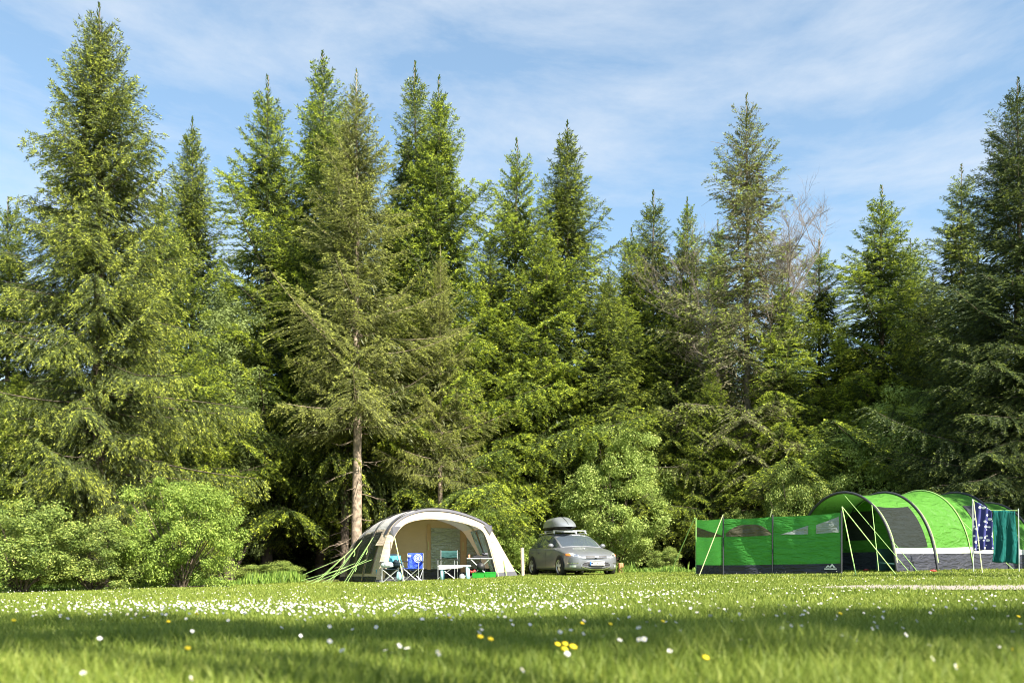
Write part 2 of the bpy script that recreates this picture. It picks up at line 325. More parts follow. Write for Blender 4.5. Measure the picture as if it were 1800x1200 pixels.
# weeds and rough grass along the wood
def weeds():
    n = 30000; x = rng.uniform(-17, 15, n)
    ed = np.array([edge(v) for v in x]); y = ed+rng.normal(0.2, 0.5, n); m = vnoise(x, y, 0.8, 21)
    k = (m > 0.25) & ~((x > -6.9) & (x < 0.6)) & ~((x > 0.6) & (x < 3.2)) & ~(x > 6.4); x = x[k]; y = y[k]; m = m[k]; n = len(x)
    h = (0.05+0.42*m*m)*(0.3+0.9*rng.random(n)); a = rng.random(n)*6.283; ln = h*0.5*rng.random(n); b = rng.random(n)*6.283; wd = 0.02+0.03*rng.random(n)
    dx, dy = np.cos(a)*ln, np.sin(a)*ln; px, py = np.cos(b)*wd/2, np.sin(b)*wd/2; z = gz(x, y)
    P = np.zeros((n, 4, 3))
    P[:, 0] = np.stack([x-px*.3, y-py*.3, z], -1); P[:, 1] = np.stack([x+px+dx*.5, y+py+dy*.5, z+h*.6], -1)
    P[:, 2] = np.stack([x+dx, y+dy, z+h], -1); P[:, 3] = np.stack([x-px+dx*.5, y-py+dy*.5, z+h*.6], -1)
    return P.reshape(-1, 3), np.arange(n*4).reshape(-1, 4), np.clip(rng.normal(.5, .25, n), 0, 1)
V, Q, T = weeds()
tag(mobj('undergrowth', np_mesh('undergrowth', V, Q, ['weed'], T)), 'rough weeds and long grass along the foot of the wood', 'undergrowth', kind='stuff')
def daisy_geo(x, y, g, size=0.0072, hgt=(0.045, 0.085)):
    """arrays of daisy heads: shallow cups of petals, yellow centre, thin stem"""
    n = len(x); h = g.uniform(hgt[0], hgt[1], n); z = gz(x, y)+h
    nr = np.stack([sund.x*0.5+g.normal(0, .35, n), sund.y*0.5+g.normal(0, .35, n), np.full(n, 0.62)], -1); nr /= np.linalg.norm(nr, axis=1)[:, None]
    a = np.cross(nr, np.array([0.3, 0.9, 0.1])); a /= np.linalg.norm(a, axis=1)[:, None]; b = np.cross(nr, a)
    r = (size*g.uniform(0.75, 1.25, n))[:, None]; C = np.stack([x, y, z], -1)
    ring = [C+r*(a*math.cos(k*math.pi/4)*(1 if k % 2 else 0.86)+b*math.sin(k*math.pi/4)*(1 if k % 2 else 0.86))+nr*r*0.25 for k in range(8)]
    cen = [C+nr*r*0.36+r*0.36*(a*math.cos(k*math.pi/2)+b*math.sin(k*math.pi/2)) for k in range(4)]
    base = np.stack([x+0.004, y, z-h], -1); st = [C-a*0.0009, C+a*0.0009, base+a*0.0009, base-a*0.0009]
    V = np.stack([C]+ring+cen+st, 1)
    q = [[0, 1, 2, 3], [0, 3, 4, 5], [0, 5, 6, 7], [0, 7, 8, 1], [9, 10, 11, 12], [13, 14, 15, 16]]
    Q = (np.arange(n)[:, None, None]*17+np.array(q)[None]).reshape(-1, 4)
    return V.reshape(-1, 3), Q, np.tile([0, 0, 0, 0, 1, 2], n)
g = np.random.default_rng(77)
n = 330000; yy = np.sqrt(g.random(n)*(22**2-2.4**2)+2.4**2); xx = (g.random(n)*2-1)*(0.62*yy+0.6)
q = xx/yy
cl = vnoise(xx, yy, 0.45, 31); cl2 = vnoise(xx, yy, 1.6, 32)
pxl = 900+F*q
band = np.exp(-((yy-7.9-0.7*np.sin(xx*0.8))/1.25)**2)*np.interp(pxl, [-100, 200, 450, 1150, 1400, 1900], [.35, .6, 1, 1, .35, .2])
far = 0.5*np.exp(-((yy-12.5)/2.5)**2)*np.interp(pxl, [0, 500, 900, 1250, 1500, 1800], [.18, .25, .6, .7, .35, .12])
near = np.where(yy < 6.6, np.interp(pxl, [0, 400, 800, 1800], [.03, .12, .5, .6]), 0.12)*0.10
dn = (band*np.clip((cl*0.6+cl2*0.6-0.42)*3, 0, 1)*0.85+far*np.clip((cl*.5+cl2*.7-0.5)*3, 0, 1)*0.55+near*(cl > 0.35))
tx = np.array([t[0] for t in TRK]); on = (xx > tx[0]) & (yy > np.interp(xx, tx, [t[1] for t in TRK])) & (yy < np.interp(xx, tx, [t[2] for t in TRK]))
k = (g.random(n) < dn*0.26) & ~on; xx, yy = xx[k], yy[k]
inside = np.abs(xx/yy) < 0.56
order = np.argsort(np.where(inside, yy, 99)); ind = order[:300]; rest = order[300:]
V, Q, mi = daisy_geo(xx[rest], yy[rest], g)
tag(mobj('daisies', np_mesh('daisies', V, Q, ['petal', 'yellow', 'stemgreen'], midx=mi)), 'drifts of tiny white daisies scattered over the sunlit grass', 'daisies', kind='stuff')
for i in ind:
    x0, y0 = float(xx[i]), float(yy[i])
    V, Q, mi = daisy_geo(np.array([x0]), np.array([y0]), g, 0.0095, (0.05, 0.10)); z0 = float(gz(x0, y0)); V = V-np.array([x0, y0, z0])
    tag(mobj('daisy', np_mesh('daisy', V, Q, ['petal', 'yellow', 'stemgreen'], midx=mi), loc=(x0, y0, z0)), 'small white daisy in the near grass', 'daisy', 'daisies in the near grass')
def dandelion_mesh():
    mb = MB(); vs = [(0, 0, 0.012)]+[(math.cos(a)*r, math.sin(a)*r, z) for r, z, o in ((0.009, 0.014, 0), (0.017, 0.008, .3), (0.015, 0.0, 0)) for a in [o+k*math.pi/5 for k in range(10)]]
    fs = [(0, 1+k, 1+(k+1) % 10) for k in range(10)]+[(1+r*10+k, 11+r*10+k, 11+r*10+(k+1) % 10, 1+r*10+(k+1) % 10) for r in range(2) for k in range(10)]
    me = bpy.data.meshes.new('dandelion'); nb = len(vs)
    vs += [(-.0015, 0, 0), (.0015, 0, 0), (.0015, 0, -0.11), (-.0015, 0, -0.11)]; fs.append((nb, nb+1, nb+2, nb+3))
    me.from_pydata(vs, [], fs); me.materials.append(M['yellow']); me.materials.append(M['stemgreen']); me.polygons[len(fs)-1].material_index = 1; return me
DM = dandelion_mesh()
for px, py in ((330, 1163), (346, 1086), (296, 1103), (844, 1139), (862, 1144), (980, 1156), (993, 1155), (992, 1167), (1007, 1162), (1023, 1108), (1165, 1104), (1073, 1110), (1240, 1186), (1477, 1087), (1784, 1170), (790, 1094), (24, 1100), (1790, 1094)):
    x0, y0 = ghit(px, py+14); sc_ = 0.6+0.2*((px*7) % 10)/10
    o = tag(mobj('dandelion', DM, loc=(x0, y0, float(gz(x0, y0))+0.075)), 'yellow dandelion flower standing in the near grass', 'dandelion', 'dandelions in the near grass')
    o.rotation_euler = (R(28), 0, R(35)); o.scale = (sc_, sc_, sc_*0.8)

# ------------------------------------------------------------------ conifers
def spruce_mesh(seed, H, h0, Rm, p=0.8, whorl=0.42, per=6, droop=0.35, hang=0.35, bright=0.5, inner=0, tuft=0.09, fill=1.0, zj=.28, up=0.9, low=-0.15, mat='spruce_bright', sparse=0.0, lens=(0.08, 0.15), wsh=0.021, ragged=0.25, bark='bark_dark', tr=0.2, step2=0.115, step3=0.048, l2f=0.38, dead=0):
    g = np.random.default_rng(seed)
    zs, az = [], []
    z = h0
    while z < H-1.0:
        t = (z-h0)/(H-h0); k = per if t < 0.85 else max(3, per-2)
        o = g.random()*6.283
        for i in range(k):
            if g.random() < sparse: continue
            zs.append(z+g.normal(0, whorl*zj)); az.append(o+i*6.283/k+g.normal(0, 0.28))
        z += whorl*(1.1-0.8*t)*g.uniform(0.75, 1.25)
    zs = np.array(zs); az = np.array(az); t = np.clip((zs-h0)/(H-h0), 0, 1)
    lob = 1+ragged*(np.sin(az*2+seed)*0.5+np.sin(az*3+zs*1.1+seed)*0.5)
    Lb = (Rm*(1-t)**p*np.clip(0.55+t*5, 0.75, 1)*np.where(t > 0.72, 1+0.3*(lob-1), lob)*np.where(t > 0.72, g.uniform(0.55, 1.2, len(zs)), np.where(g.random(len(zs)) < 0.36, g.uniform(0.95, 1.22, len(zs)), g.uniform(0.45, 0.82, len(zs)))))*(1-0.2*np.clip((t-0.72)/0.28, 0, 1))+0.10
    if inner:
        zi = g.uniform(h0+.3, H*0.9, inner); zs = np.concatenate([zs, zi]); az = np.concatenate([az, g.uniform(0, 6.283, inner)]); t = np.clip((zs-h0)/(H-h0), 0, 1); Lb = np.concatenate([Lb, g.uniform(0.35, 1.1, inner)*(1-t[-inner:]*.5)])
    a_ = low+(up-low)*t**2.2+g.normal(0, 0.09, len(zs)); c_ = 0.10+g.normal(0, 0.07, len(zs))-droop*0.35*(1-t)+0.1*(1-t)
    D = np.stack([np.cos(az), np.sin(az), 0*az], -1); S = np.stack([-np.sin(az), np.cos(az), 0*az], -1)
    def P(s, i):
        r = Lb[i]*s*(1-0.06*s*s); v = Lb[i]*(a_[i]*s+c_[i]*s*s)
        return D[i]*r[:, None]+np.stack([0*r, 0*r, zs[i]+v], -1)
    def Tn(s, i):
        d = D[i]*(1-0.18*s*s)[:, None]+np.stack([0*s, 0*s, a_[i]+2*c_[i]*s], -1)
        return d/np.linalg.norm(d, axis=1)[:, None]
    # secondaries
    cnt = np.maximum(5, (Lb*0.9/step2).astype(int)); i2 = np.repeat(np.arange(len(Lb)), cnt)
    s2 = np.concatenate([np.linspace(0.18, 1, c) for c in cnt])+g.normal(0, 0.01, len(i2)); s2 = np.clip(s2, 0.15, 1)
    i2 = np.repeat(i2, 2); s2 = np.repeat(s2, 2); sd = np.tile([1, -1], len(i2)//2).astype(float)
    kp = g.random(len(i2)) > 0.12+0.3*dead; i2, s2, sd = i2[kp], s2[kp], sd[kp]
    ang = np.radians(g.normal(52, 9, len(i2)))
    tn = Tn(s2, i2)
    d2 = tn*np.cos(ang)[:, None]+S[i2]*(sd*np.sin(ang))[:, None]; d2[:, 2] -= (hang*(1-t[i2])**0.6)*g.uniform(0.4, 1.3, len(i2))
    d2 /= np.linalg.norm(d2, axis=1)[:, None]
    l2 = (l2f*Lb[i2]*(1-s2)**0.8*np.clip(s2*3, 0.4, 1)+(0.24+hang*0.2)*np.clip(Lb[i2]/2.2, 0.08, 1)*(1-0.5*np.clip((t[i2]-0.7)/0.3, 0, 1)))*g.uniform(0.7, 1.25, len(i2)); p2 = P(s2, i2)
    # shoots
    c3 = np.maximum(3, (l2/step3).astype(int)); i3 = np.repeat(np.arange(len(l2)), c3)
    u3 = np.concatenate([np.linspace(0.12, 1, c) for c in c3]); i3 = np.repeat(i3, 2); u3 = np.repeat(u3, 2); sd3 = np.tile([1, -1], len(i3)//2).astype(float)
    hgv = (droop*0.5+hang*0.5)
    dd = d2[i3]; q3 = p2[i3]+dd*(l2[i3]*u3)[:, None]; q3[:, 2] -= hgv*(1-t[i2][i3])**0.6*l2[i3]*u3**2
    n2 = np.cross(dd, np.array([0, 0, 1.0])); n2 /= np.linalg.norm(n2, axis=1)[:, None]+1e-6
    d3 = dd*0.75+n2*(sd3*g.uniform(0.3, 0.9, len(i3)))[:, None]; hh3 = (1-t[i2][i3])**0.6; d3[:, 2] += -hang*0.8*hh3+0.25*(1-hh3)+g.normal(0, 0.2, len(i3))
    d3 /= np.linalg.norm(d3, axis=1)[:, None]
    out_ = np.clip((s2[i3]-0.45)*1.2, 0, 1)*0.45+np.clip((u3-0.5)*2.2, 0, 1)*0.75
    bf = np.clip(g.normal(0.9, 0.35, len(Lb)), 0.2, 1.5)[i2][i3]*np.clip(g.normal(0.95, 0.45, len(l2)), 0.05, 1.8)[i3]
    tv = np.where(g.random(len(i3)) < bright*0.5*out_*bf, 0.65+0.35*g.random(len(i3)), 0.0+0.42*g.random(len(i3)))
    l3 = g.uniform(lens[0], lens[1], len(i3)); wv = np.cross(d3, g.normal(0, 1, (len(i3), 3))); wv /= np.linalg.norm(wv, axis=1)[:, None]
    wv *= (wsh*g.uniform(0.6, 1.3, len(i3))/2*(1+0.2*(tv > .6)))[:, None]
    tip3 = q3+d3*l3[:, None]; mid = q3+d3*(l3*0.55)[:, None]; mid[:, 2] -= 0.008
    Vv = np.stack([q3, mid+wv, tip3, mid-wv], 1).reshape(-1, 3)
    # tufts of this year's growth at the ends of the side twigs
    it = np.repeat(np.arange(len(l2)), 6); ut = 1-0.68*g.random(len(it))**1.25; kp = (g.random(len(it)) < bright*(0.55+0.45*ut)*(1-0.45*t[i2][it])*np.clip(g.normal(1.0, 0.35, len(Lb)), 0.25, 1.3)[i2][it]) & ((s2[it] > 0.42) | (g.random(len(it)) < 0.3))
    it, ut = it[kp], ut[kp]; nf = 6
    ct = p2[it]+d2[it]*(l2[it]*ut)[:, None]; ct[:, 2] -= hgv*(1-t[i2][it])**0.6*l2[it]*ut**2
    ct += g.normal(0, 0.028, ct.shape); ct = np.repeat(ct, nf, 0); it6 = np.repeat(it, nf)
    dt = d2[it6]*0.8+g.normal(0, 0.55, ct.shape); dt[:, 2] -= 0.25*(1-t[i2][it6])**0.5; dt /= np.linalg.norm(dt, axis=1)[:, None]
    tq = 0.55+0.45*np.clip((1-t[i2][it6])*2.5, 0, 1); lt = tuft*tq*g.uniform(0.7, 1.35, len(ct)); wt = np.cross(dt, g.normal(0, 1, ct.shape)); wt /= np.linalg.norm(wt, axis=1)[:, None]; wt *= (tq*tuft*0.10*g.uniform(0.7, 1.3, len(ct)))[:, None]
    q0 = ct-dt*0.015; q2 = ct+dt*lt[:, None]; qm = ct+dt*(lt*0.5)[:, None]
    tt = np.repeat(np.clip(g.normal(0.76, 0.14, len(it)), 0.4, 1), nf)
    Vv = np.concatenate([Vv, np.stack([q0, qm+wt, q2, qm-wt], 1).reshape(-1, 3)]); tv = np.concatenate([tv, tt])
    # needles sleeving the limbs themselves
    cs = np.maximum(6, (Lb*(1-0.0)/0.02).astype(int)); cs = np.where(t > 0.45, cs, cs//3); isl = np.repeat(np.arange(len(Lb)), cs); ssl = g.random(len(isl))*0.92+0.08
    cc = P(ssl, isl)+g.normal(0, 0.012, (len(isl), 3)); dl = Tn(ssl, isl)*0.55+g.normal(0, 0.55, (len(isl), 3)); dl[:, 2] += 0.1; dl /= np.linalg.norm(dl, axis=1)[:, None]
    wl_ = np.cross(dl, g.normal(0, 1, dl.shape)); wl_ /= np.linalg.norm(wl_, axis=1)[:, None]; wl_ *= 0.011; ll_ = g.uniform(0.07, 0.14, len(isl))[:, None]
    Vv = np.concatenate([Vv, np.stack([cc, cc+dl*ll_*.5+wl_, cc+dl*ll_, cc+dl*ll_*.5-wl_], 1).reshape(-1, 3)]); tv = np.concatenate([tv, g.uniform(0.05, 0.5, len(isl))])
    # old brown and dark twigs, made big and dark to block sky through the crown
    ni = int(7000*(H-h0)/16*fill); zi = h0+(H-h0-2.6)*g.random(ni)**1.3; ri = Rm*(1-(zi-h0)/(H-h0))**p*0.5*g.random(ni)**0.7; ai = g.random(ni)*6.283
    ci = np.stack([np.cos(ai)*ri, np.sin(ai)*ri, zi-0.25*ri], -1); di = np.stack([np.cos(ai), np.sin(ai), g.normal(-0.5, 0.5, ni)], -1)+g.normal(0, 0.35, (ni, 3)); di /= np.linalg.norm(di, axis=1)[:, None]
    wi = np.cross(di, g.normal(0, 1, (ni, 3))); wi /= np.linalg.norm(wi, axis=1)[:, None]; wi *= 0.035; li = g.uniform(0.15, 0.4, ni)[:, None]
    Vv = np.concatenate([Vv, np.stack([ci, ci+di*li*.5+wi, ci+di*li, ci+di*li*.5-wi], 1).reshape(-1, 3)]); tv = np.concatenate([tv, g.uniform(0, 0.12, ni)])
    # leader and topmost twigs
    kz = H-1.6*np.linspace(1, 0, 60)**1.3; ka = g.random(60)*6.283; kl = 0.05+0.30*np.clip((H-kz)/1.6, 0, 1)
    b_ = np.stack([0*kz, 0*kz, kz], -1); e_ = b_+np.stack([np.cos(ka)*kl, np.sin(ka)*kl, kl*0.9+0.04], -1); wv = np.stack([-np.sin(ka), np.cos(ka), 0*ka], -1)*0.022
    m_ = (b_+e_)/2; V4 = np.stack([b_, m_+wv, e_, m_-wv], 1).reshape(-1, 3)
    Vv = np.concatenate([Vv, V4]); tv = np.concatenate([tv, np.full(60, 0.35)])
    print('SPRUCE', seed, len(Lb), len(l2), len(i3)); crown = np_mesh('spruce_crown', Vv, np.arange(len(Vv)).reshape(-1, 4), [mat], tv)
    mb = MB(); k = 14
    mb.tube([(0.03*math.sin(i*1.3+seed)*(i > 0), 0.03*math.cos(i*0.9)*(i > 0), -0.3+(H+0.3)*i/k) for i in range(k+1)], [max(0.012, tr*(1-0.97*i/k)*(1.6 if i == 0 else 1)) for i in range(k+1)], 10)
    for i in range(len(Lb)):
        if Lb[i] < 0.5: continue
        ss = np.linspace(0, 0.95, 6); pp = P(ss, np.full(6, i)); r0 = 0.005+0.0045*Lb[i]
        mb.tube([tuple(q) for q in pp], [r0*(1-0.75*s) for s in ss], 4, False)
    nd = int(26 if h0 > 1.2 else 6)+dead*60     # bare snags below and inside the crown
    for i in range(nd):
        zz = g.uniform(0.6, h0+1.5) if i < 26 else g.uniform(h0, H*0.9); a2 = g.random()*6.283; l_ = g.uniform(0.5, 1.9)*(1 if zz < h0+2 else 1.2*max(0.3, 1-zz/H)+0.6); dz = g.uniform(-0.45, 0.15)
        pp = [(math.cos(a2)*l_*s+0.05*g.normal(), math.sin(a2)*l_*s+0.05*g.normal(), zz+dz*l_*s+0.05*g.normal()) for s in (0, .33, .66, 1)]
        mb.tube(pp, [0.02, 0.014, 0.01, 0.004], 4, False)
        for s in (1, 2):
            q = pp[s]; a3 = a2+g.choice([-0.9, 0.9]); mb.tube([q, (q[0]+math.cos(a3)*l_*.35, q[1]+math.sin(a3)*l_*.35, q[2]-0.1*l_)], [0.009, 0.003], 3, False)
    me = bpy.data.meshes.new('spruce_trunk'); me.from_pydata(mb.v, [], mb.f); me.materials.append(M[bark]); me.update(); me.polygons.foreach_set('use_smooth', [True]*len(me.polygons))
    return crown, me, H
SP = {}
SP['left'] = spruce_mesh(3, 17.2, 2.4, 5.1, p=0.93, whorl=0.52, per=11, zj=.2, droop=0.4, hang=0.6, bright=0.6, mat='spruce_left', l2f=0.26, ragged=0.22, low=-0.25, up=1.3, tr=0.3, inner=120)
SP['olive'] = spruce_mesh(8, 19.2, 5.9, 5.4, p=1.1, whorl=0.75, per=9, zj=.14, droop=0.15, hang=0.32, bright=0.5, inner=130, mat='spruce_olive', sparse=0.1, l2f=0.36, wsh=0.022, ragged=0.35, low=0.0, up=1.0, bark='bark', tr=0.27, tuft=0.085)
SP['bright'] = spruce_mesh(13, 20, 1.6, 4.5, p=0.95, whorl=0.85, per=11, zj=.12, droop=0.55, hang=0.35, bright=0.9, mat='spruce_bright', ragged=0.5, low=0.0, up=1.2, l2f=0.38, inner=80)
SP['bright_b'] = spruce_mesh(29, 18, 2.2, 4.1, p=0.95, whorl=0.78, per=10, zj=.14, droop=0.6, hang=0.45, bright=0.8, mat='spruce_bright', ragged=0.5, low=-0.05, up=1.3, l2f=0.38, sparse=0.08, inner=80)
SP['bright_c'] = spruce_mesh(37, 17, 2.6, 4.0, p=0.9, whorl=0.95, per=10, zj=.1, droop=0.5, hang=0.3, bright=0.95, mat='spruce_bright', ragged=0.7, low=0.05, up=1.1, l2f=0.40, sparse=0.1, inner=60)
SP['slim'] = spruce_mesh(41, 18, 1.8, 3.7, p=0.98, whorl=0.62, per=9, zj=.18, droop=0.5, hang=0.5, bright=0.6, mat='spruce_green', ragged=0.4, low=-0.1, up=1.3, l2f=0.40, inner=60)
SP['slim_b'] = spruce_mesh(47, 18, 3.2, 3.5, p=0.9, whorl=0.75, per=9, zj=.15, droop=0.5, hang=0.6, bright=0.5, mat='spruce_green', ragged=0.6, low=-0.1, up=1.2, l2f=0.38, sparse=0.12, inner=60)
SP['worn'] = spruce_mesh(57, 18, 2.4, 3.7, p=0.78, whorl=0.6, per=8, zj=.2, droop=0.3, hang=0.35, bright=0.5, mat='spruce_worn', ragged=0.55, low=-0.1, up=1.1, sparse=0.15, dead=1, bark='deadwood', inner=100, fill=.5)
SP['dark'] = spruce_mesh(71, 18, 0.6, 4.7, p=0.85, whorl=0.6, per=9, zj=.2, droop=0.4, hang=0.45, bright=0.45, mat='spruce_shaded', ragged=0.35, low=-0.2, up=1.2, l2f=0.38)
def spruce_at(kind, x, y, hh, wide, rz, label, group=None):
    cr, tr_, H = SP[kind]; s = hh/H
    r = empty('spruce_tree', (x, y, float(gz(x, y))-0.05), R(rz), label, 'tree', group); r.scale = (s*wide, s*wide, s)
    mobj('trunk', tr_, r); mobj('crown', cr, r); return r
def spruce(kind, px, D, top, wide, rz, label):
    x, y, z = gp(px, D); return spruce_at(kind, x, y, CH+(HZ-top)/F*D-z, wide, rz, label)
T = [
 ('left', 174, 27.5, 5, 0.86, 20, 'tallest spruce on the left edge, broad and lit, with hanging twigs down to the bushes'),
 ('bright_b', 15, 30, 345, 1.15, 140, 'spruce cut by the left edge of the photo behind the broad tallest one'),
 ('slim', 338, 43, 205, 0.95, 60, 'narrow dark bluish spruce seen between the tall left spruce and the pair of bright ones'),
 ('bright_c', 470, 39, 132, 0.95, 200, 'bright green spruce, left one of the two beside the olive tree with the bare trunk'),
 ('bright_b', 567, 40.5, 88, 1.0, 10, 'bright spruce with a thin high leader just left behind the olive tree'),
 ('olive', 627, 34.5, 120, 0.84, 75, 'olive coloured drooping spruce with a bare pale trunk behind the beige tent'),
 ('slim_b', 730, 41.5, 108, 0.95, 150, 'dark thin spruce spire rising just left of the bushy bright crown in the middle'),
 ('bright', 772, 39, 132, 1.0, 95, 'bushy bright spruce right of the olive tree, lit layers to its full height'),
 ('bright_c', 908, 40, 242, 0.95, 250, 'spruce with a double leader left of the dark cone above the car'),
 ('slim', 997, 41, 212, 1.15, 20, 'dark even cone of a spruce standing above the parked car'),
 ('slim_b', 1148, 43, 333, 1.15, 300, 'spruce with a starry top, left of the two short ones in the gap'),
 ('bright_b', 1208, 42, 345, 0.85, 40, 'short bright spruce just right of the starry topped one in the gap'),
 ('bright_b', 1262, 44, 385, 0.85, 100, 'lowest spruce top, tucked against the left of the half bare spruce'),
 ('worn', 1313, 37.5, 165, 1.0, 0, 'half bare spruce with grey dead twigs, tallest in the right half'),
 ('bright_c', 1549, 38, 325, 1.25, 170, 'lit yellow green spruce standing alone between the half bare one and the dark group'),
 ('slim_b', 1690, 35, 288, 1.15, 210, 'dark spruce with a blunt top left of the tall right edge spruce'),
 ('dark', 1790, 31, 135, 1.1, 45, 'tall dark spruce at the right edge behind the end of the green tent'),
]
for k, px, D, top, wd, rz, lb in T: spruce(k, px, D, top, wd, rz, lb)
# lower, fuller trees that fill the front of the wood under the tall tops
T2 = [('slim_b', 607, 37, 190, 0.9, 10, 'spruce whose darker trunk stands just left of the pale bare trunk'),
 ('olive', 774, 36.2, 430, 0.7, 200, 'smaller olive spruce whose pale trunk shows behind the top of the beige tent'),
 ('bright_c', 1440, 39.5, 420, 1.2, 77, 'spruce filling in right of the half bare one'), ('bright', 1110, 40.5, 400, 1.2, 10, 'broad lit spruce above the big willow bush'), ('bright_b', 1600, 40, 420, 1.2, 250, 'lit spruce filling the gap before the dark right hand group'),('bright', 30, 26.8, 640, 1.3, 300, 'low spreading spruce at the left edge above the hawthorn'),
 ('bright', 690, 42, 330, 1.1, 33, 'spruce crown filling in behind the right of the olive tree'),
 ('bright_b', 862, 39.5, 400, 1.25, 80, 'lit bushy spruce leaning out left of the car, behind the beige tent roof'),
 ('bright_c', 960, 39, 400, 1.2, 320, 'lit spruce skirts hanging behind the roof box'),
 ('slim', 1070, 38.5, 470, 1.35, 5, 'deep green spruce directly behind the big willow bush'),
 ('slim_b', 1190, 39, 480, 1.3, 120, 'shaded spruce between the willow bush and the half bare spruce'),
 ('bright_c', 1375, 37, 480, 1.3, 190, 'lit low spruce with layered limbs in front of the half bare spruce'),
 ('bright_b', 1250, 36.5, 640, 1.2, 260, 'small spruce with spread lower limbs above the green windbreak'),
 ('bright_b', 1480, 38, 560, 1.2, 15, 'small spruce under the sky gap right of the half bare one'),
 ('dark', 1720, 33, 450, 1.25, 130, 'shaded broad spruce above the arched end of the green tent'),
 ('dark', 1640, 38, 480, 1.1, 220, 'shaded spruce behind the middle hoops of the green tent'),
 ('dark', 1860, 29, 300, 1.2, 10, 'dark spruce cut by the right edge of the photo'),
 ('dark', 520, 43, 330, 1.2, 250, 'spruce filling the dark gap behind the two bright ones'),
 ('slim', 400, 40, 470, 1.2, 20, 'dark low spruce behind the right side of the tallest left spruce'),
 ('bright_b', 285, 33, 330, 1.1, 70, 'lit spruce shoulder growing out of the right side of the tallest one')]
for k, px, D, top, wd, rz, lb in T2: spruce(k, px, D, top, wd, rz, lb)
g2 = np.random.default_rng(99)
for row, (D, tp, st) in enumerate(((44.5, 9.0, 2.3), (48.5, 10.5, 2.5), (53, 12, 2.8), (59, 13.5, 3.2))):
    x = -0.62*D-2
    while x < 0.62*D+2:
        pxx = 900+F*x/D
        k = ['dark', 'slim', 'dark', 'slim'][g2.integers(4)]
        hgt = tp*g2.uniform(0.85, 1.1)
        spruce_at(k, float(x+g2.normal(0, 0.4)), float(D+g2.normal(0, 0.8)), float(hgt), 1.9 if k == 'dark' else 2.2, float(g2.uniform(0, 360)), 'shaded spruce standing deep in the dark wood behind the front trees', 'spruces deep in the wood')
        x += st*g2.uniform(0.8, 1.25)
# ------------------------------------------------------------------ broadleaf shrubs and trees
def leafy_mesh(seed, W, Dp, H, nclump, per, leaf, mat, base=0.0, clump=0.45, shell=0.5, tall=1.0, stem='bark_dark', nst=7):
    g = np.random.default_rng(seed)
    u = g.normal(0, 1, (nclump, 3)); u /= np.linalg.norm(u, axis=1)[:, None]; rr = shell+(1-shell)*g.random(nclump)**0.6
    bump = 1+0.22*np.sin(u[:, 0]*5+seed)+0.18*np.sin(u[:, 2]*6+u[:, 1]*4)
    C = u*(rr*bump)[:, None]*np.array([W/2, Dp/2, (H-base)/2*tall]); C[:, 2] += base+(H-base)/2
    cr = clump*g.uniform(0.55, 1.3, nclump)
    v = g.normal(0, 1, (nclump, per, 3)); v /= np.linalg.norm(v, axis=2)[..., None]; v *= (g.random((nclump, per, 1))**0.45)
    P = (C[:, None]+v*cr[:, None, None]*np.array([1, 1, 0.75])).reshape(-1, 3)
    n = len(P); nr = v.reshape(-1, 3)*0.8+np.array([0, 0, 0.45])+g.normal(0, 0.55, (n, 3)); nr /= np.linalg.norm(nr, axis=1)[:, None]
    a = np.cross(nr, g.normal(0, 1, (n, 3))); a /= np.linalg.norm(a, axis=1)[:, None]; b = np.cross(nr, a)
    s = leaf*g.uniform(0.6, 1.35, n)[:, None]
    V = np.stack([P-a*s, P+b*s*0.5+nr*s*.1, P+a*s, P-b*s*0.5+nr*s*.1], 1).reshape(-1, 3)
    V[:, 2] = np.maximum(V[:, 2], 0.02)
    cl = np.repeat(g.normal(0, 0.12, nclump), per)
    t = np.clip(0.45+cl+g.normal(0, 0.2, n), 0, 1)
    fol = np_mesh('foliage', V, np.arange(4*n).reshape(-1, 4), [mat], t)
    mb = MB()
    ids = g.choice(nclump, min(nclump, nst*5), replace=False)
    for k, i in enumerate(ids):
        q = C[i]; a0_ = (k % nst)/nst*6.283; r0 = 0.12*W/4
        st_ = Vector((math.cos(a0_)*r0, math.sin(a0_)*r0, -0.1)); mid_ = Vector((q[0]*0.45, q[1]*0.45, q[2]*0.5))
        mb.tube([st_, (st_+mid_)/2+Vector((g.normal(0, .06), g.normal(0, .06), 0.05)), mid_, Vector(q)], [0.018*H**0.7, 0.014*H**0.7, 0.009*H**0.7, 0.004], 5, False)
    me = bpy.data.meshes.new('stems'); me.from_pydata(mb.v, [], mb.f); me.materials.append(M[stem]); me.update()
    return fol, me
LF = {}
LF['willow'] = leafy_mesh(2, 4.9, 4.2, 5.7, 380, 250, 0.045, 'leaf_willow', base=0.1, clump=0.40, shell=0.72)
LF['lime'] = leafy_mesh(4, 3.7, 3.2, 3.5, 240, 230, 0.04, 'leaf_lime', base=0.05, clump=0.34, shell=0.7)
LF['haw'] = leafy_mesh(6, 3.4, 2.8, 2.9, 210, 190, 0.038, 'leaf_hawthorn', base=0.0, clump=0.34, shell=0.45)
M['leaf_grey'] = leafmat('leaf_grey', (0.07, 0.10, 0.03), (0.17, 0.22, 0.065), (0.30, 0.36, 0.12), trans=0.3)
LF['tall'] = leafy_mesh(12, 3.2, 3.0, 12.5, 420, 130, 0.05, 'leaf_grey', base=0.5, clump=0.42, shell=0.35)
